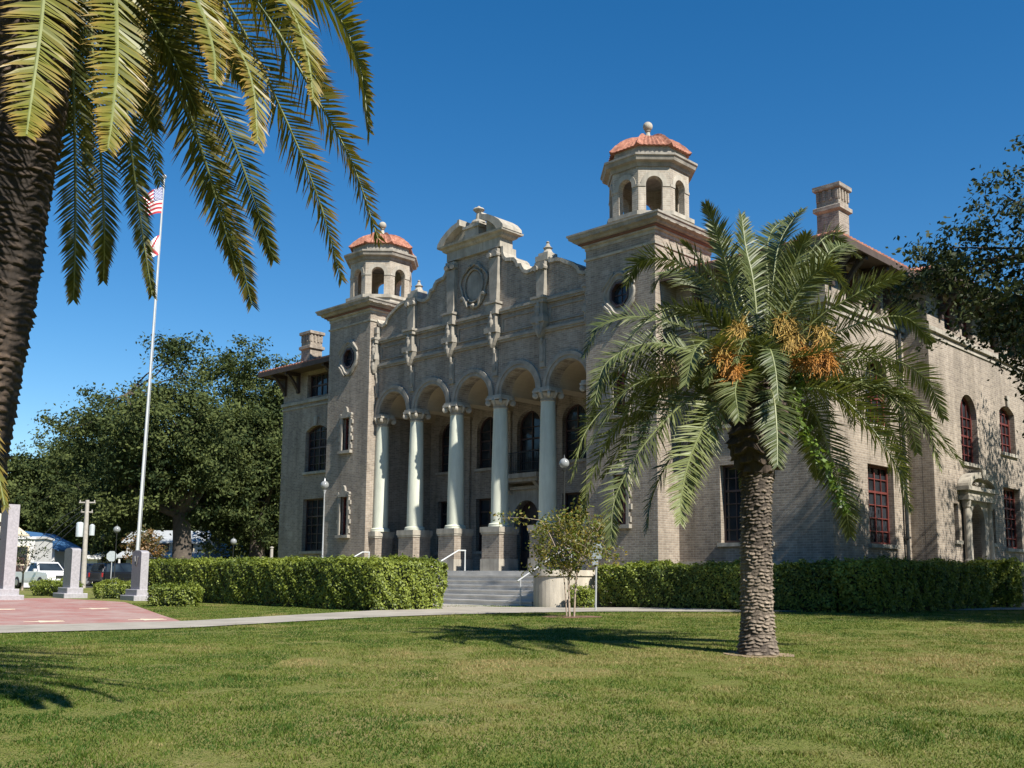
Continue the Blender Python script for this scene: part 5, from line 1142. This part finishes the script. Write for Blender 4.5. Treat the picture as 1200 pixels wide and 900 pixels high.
house('white two storey house with grey porch roof behind the largest oak trunk', at(202, 108), 7.5, 8, 4.2, 5.4, 'white_wall', 'grey_roof', YAW+.1, True, wins=((-.32, 3.6), (0, 3.6), (.32, 3.6), (-.3, 1.5), (.3, 1.5)))
house('low house with pale grey metal roof seen over the hedge', at(270, 112), 5.5, 7, 2.6, 4.2, 'white_wall', 'grey_roof', YAW-.2)
house('low white shed beside the utility pole', at(92, 112), 6, 5, 2.6, 3.3, 'white_wall', 'white_wall', YAW)

# ------------------------------------------------------------------ vehicles
def car(label, p, rz, kind, paintm, name='parked_car', cat='car'):
    """x forward; side profile extruded across, pulled in at the roof"""
    p = np.array(p); t = thing(name, label, cat, (p[0], p[1], float(gz(p[0], p[1]))+.03), None, rz)
    if kind == 'pickup': L, Wd = 5.2, 1.86; body = [(-2.6, .5), (-2.6, 1.05), (-.35, 1.05), (-.35, 1.08), (1.15, 1.08), (2.3, 1.0), (2.55, .86), (2.6, .5), (2.35, .36), (-2.4, .36)]; cab = [(-.35, 1.06), (-.22, 1.68), (.62, 1.68), (1.25, 1.06)]
    elif kind == 'suv': L, Wd = 4.8, 1.88; body = [(-2.4, .5), (-2.38, 1.06), (1.0, 1.10), (2.2, 1.02), (2.38, .85), (2.4, .5), (2.2, .38), (-2.25, .38)]; cab = [(-2.33, 1.05), (-2.15, 1.72), (.2, 1.76), (1.05, 1.08)]
    else: L, Wd = 4.6, 1.76; body = [(-2.3, .48), (-2.28, .92), (-1.5, .96), (1.0, .95), (2.1, .82), (2.28, .7), (2.3, .45), (2.1, .32), (-2.1, .32)]; cab = [(-1.7, .94), (-1.0, 1.42), (.3, 1.44), (1.05, .94)]
    hw = Wd/2
    def ext(lp, hw0, hw1, z0, z1):
        mb = MB(); n = len(lp); w_ = lambda v: hw0+(hw1-hw0)*max(0, min(1, (v-z0)/(z1-z0)))
        ins = [( (u*.985), v) for u, v in lp]
        vs = [(u, -w_(v), v) for u, v in lp]+[(u, w_(v), v) for u, v in lp]; tri = tessellate_polygon([[Vector((u, v, 0)) for u, v in lp]])
        mb.add(vs, [tuple(x) for x in tri]+[tuple(i+n for i in reversed(x)) for x in tri]+[(i, (i+1) % n, n+(i+1) % n, n+i) for i in range(n)]); return mb
    ob = ext(body, hw, hw*.96, .7, 1.1).build('body', paintm, t)
    bv = ob.modifiers.new('bevel', 'BEVEL'); bv.width = .06; bv.segments = 3; bv.limit_method = 'ANGLE'
    zt = max(v for u, v in cab); ob = ext(cab, hw*.95, hw*.74, cab[0][1], zt).build('cabin', paintm, t); bv = ob.modifiers.new('bevel', 'BEVEL'); bv.width = .05; bv.segments = 2; bv.limit_method = 'ANGLE'
    zc = cab[0][1]; cxm = sum(u for u, v in cab)/4
    sc = [(cxm+(u-cxm)*.86, zc+.05+(v-zc)*.80) for u, v in cab]
    for s in (-1, 1):
        mb = MB(); w2 = lambda v: (hw*.95+(hw*.74-hw*.95)*(v-zc)/(zt-zc))
        parts = [sc] if kind == 'pickup' else [[sc[0], sc[1], ((sc[1][0]+sc[2][0])/2-.05, sc[1][1]), ((sc[0][0]+sc[3][0])/2-.05, sc[0][1])], [((sc[0][0]+sc[3][0])/2+.05, sc[0][1]), ((sc[1][0]+sc[2][0])/2+.05, sc[1][1]), sc[2], sc[3]]]
        for lp in parts: mb.add([(u, s*(w2(v)+e), v) for e in (-.01, .012) for u, v in lp], [(0, 1, 2, 3), (4, 5, 6, 7), (0, 1, 5, 4), (1, 2, 6, 5), (2, 3, 7, 6), (3, 0, 4, 7)])
        mb.build('side_window', 'car_glass', t)
    for (u0, v0), (u1, v1), nm in ((cab[3], cab[2], 'windscreen'), (cab[0], cab[1], 'rear_window')):
        mb = MB(); sgn = 1 if nm == 'windscreen' else -1; vs = []
        for e in (-.01, .015):
            for f_, ww in ((.12, .84), (.88, .66)): u = u0+(u1-u0)*f_; v = v0+(v1-v0)*f_; vs += [(u+sgn*e, -hw*ww, v), (u+sgn*e, hw*ww, v)]
        mb.add(vs, [(0, 1, 3, 2), (4, 5, 7, 6), (0, 1, 5, 4), (2, 3, 7, 6), (0, 2, 6, 4), (1, 3, 7, 5)]); mb.build(nm, 'car_glass', t)
    if kind == 'pickup':
        mb = MB(); mb.box(-2.5, -.45, -hw*.86, hw*.86, 1.052, 1.06); mb.build('bed', 'rubber', t)
    wr = .37 if kind != 'sedan' else .32
    for x in (-L*.30, L*.31):
        for s in (-1, 1):
            mb = MB(); mb.tube([(x, s*(hw-.22), wr), (x, s*(hw-.20), wr), (x, s*(hw+.0), wr), (x, s*(hw+.025), wr)], [wr*.9, wr, wr, wr*.9], 20); wl = mb.build('wheel', 'rubber', t, True)
            mb = MB(); mb.tube([(x, s*(hw+.02), wr), (x, s*(hw+.035), wr)], [wr*.62, wr*.5], 14); mb.build('rim', 'rim', wl)
    for s in (-1, 1):
        mb = MB(); mb.bevbox(L/2-.10, L/2+.012, s*hw*.68-.18, s*hw*.68+.18, .70, .86, .02); mb.build('headlight', 'lamp_clear', t)
        mb = MB(); mb.bevbox(-L/2-.012, -L/2+.08, s*hw*.86-.09, s*hw*.86+.09, .72, 1.02, .02); mb.build('tail_light', 'tail_red', t)
        mb = MB(); mb.bevbox(cab[3][0]-.25, cab[3][0]-.08, s*(hw+.1)-.09, s*(hw+.1)+.09, zc+.02, zc+.18, .02); mb.build('mirror', paintm, t)
    mb = MB(); mb.box(L/2-.05, L/2+.02, -hw*.42, hw*.42, .66, .84); mb.build('grille', 'iron', t)
    mb = MB(); mb.bevbox(L/2-.08, L/2+.07, -hw*.95, hw*.95, .42, .58, .03); mb.bevbox(-L/2-.07, -L/2+.08, -hw*.95, hw*.95, .42, .58, .03); mb.build('bumper', 'iron' if kind != 'pickup' else 'white_metal', t)
    return t
toward = lambda px, d, deg: (lambda a: a)(math.atan2(-FW[1], -FW[0])+math.radians(deg))
car('white pickup truck parked between tallest and round topped pillars', at(50, 66), toward(0, 0, 50), 'pickup', 'car_white', 'pickup_truck', 'pickup truck')
car('dark blue sport utility vehicle behind the round topped pillar', at(88, 80), toward(0, 0, -95), 'suv', 'car_blue')
car('black sport utility vehicle just left of the emblem pillar', at(146, 76), toward(0, 0, 145), 'suv', 'car_black')
car('silver car in the distance between the two dark vehicles', at(113, 96), toward(0, 0, 80), 'sedan', 'car_silver')
car('white car mostly hidden behind the pickup', at(68, 84), toward(0, 0, 70), 'sedan', 'car_white')

# ------------------------------------------------------------------ lawn grass blades
def inpoly(P, poly):
    x, y = P[:, 0], P[:, 1]; r = np.zeros(len(P), bool); n = len(poly)
    for i in range(n):
        (x0, y0), (x1, y1) = poly[i], poly[(i+1) % n]
        c = ((y0 > y) != (y1 > y)) & (x < (x1-x0)*(y-y0)/((y1-y0) if y1 != y0 else 1e-9)+x0); r ^= c
    return r
nb_ = 820000; d = 4.5+32*rng.random(nb_)**1.5; lat = (rng.random(nb_)*2-1)*(d*.62+1.8)+rng.normal(0, 1.1, nb_)
B = np.stack([CAM[0]+FW[0]*d+RT[0]*lat, CAM[1]+FW[1]*d+RT[1]*lat], 1)
pathpoly = list(pa_near)+list(pa_far)[::-1]
keep = ~inpoly(B, pathpoly) & ~inpoly(B, list(pl_near)+list(pl_far)[::-1]) & (np.hypot(B[:, 0]-pb[0], B[:, 1]-pb[1]) > .36)
keep &= ~((B[:, 0] < 17) & (B[:, 1] > -2.2))
B = B[keep]; d = d[keep]; n = len(B); z = gz(B[:, 0], B[:, 1])
def vnoise(x, y, sc, seed):
    r = np.random.default_rng(seed).random((256, 256)); x = x*sc+500; y = y*sc+500; i = np.floor(x).astype(int); j = np.floor(y).astype(int); fx = x-i; fy = y-j
    fx = fx*fx*(3-2*fx); fy = fy*fy*(3-2*fy); g = lambda a, b: r[a % 256, b % 256]
    return (g(i, j)*(1-fx)+g(i+1, j)*fx)*(1-fy)+(g(i, j+1)*(1-fx)+g(i+1, j+1)*fx)*fy
bu = (B-CAM[:2]) @ RT[:2]; bv = (B-CAM[:2]) @ FW[:2]
patch = .5*vnoise(bu*.6, bv, .33, 1)+.3*vnoise(bu, bv, .9, 2)+.2*vnoise(bu, bv, 2.6, 3); fine = vnoise(bu, bv, 7, 4)
worn = np.exp(-((bv-13.6-.06*bu)/1.3)**2)*np.clip(.5+.5*vnoise(bu, bv, .8, 5), 0, 1)*(bu > -3)       # drier strip trodden past the palm
mott = .6*vnoise(bu, bv, 1.9, 8)+.4*vnoise(bu, bv, 4.6, 9)
dry = np.clip(.10+1.5*np.clip(patch-.5, 0, 1)+.5*worn+.14*(fine-.5)+.75*(mott-.5)+np.clip(bv-12, 0, 9)*.022+rng.normal(0, .11, n), 0, 1); dry = np.where(rng.random(n) < .05, np.clip(dry+.35, 0, 1), dry)
tuft = np.clip(vnoise(bu, bv, 3.3, 12)-.62, 0, 1)*3.2; bare = np.clip(vnoise(bu, bv, 1.4, 14)*.6+.4*vnoise(bu, bv, 4, 15)-.66, 0, 1)*7
h = (.011+.015*rng.random(n))*(1.1-.4*mott+tuft)*np.clip(1-bare, .25, 1)*(1+d*.012); w = .0036*(1+d*.05)*(.7+.6*rng.random(n)); a = rng.random(n)*2*pi; lean_ = (.2+1.0*rng.random(n))*h; la = rng.random(n)*2*pi
P0 = np.c_[B, z]; sv = np.c_[np.cos(a)*w, np.sin(a)*w, 0*w]; tipv = np.c_[np.cos(la)*lean_, np.sin(la)*lean_, h]
V_ = np.stack([P0-sv, P0+sv, P0+tipv], 1).reshape(-1, 3); F_ = np.arange(3*n).reshape(n, 3)
tag(raw('grass', V_, F_, 'grass_blade', None, {'tint': np.repeat(dry, 3)}), 'short green lawn grass with dry yellowish patches', 'grass', kind='stuff')
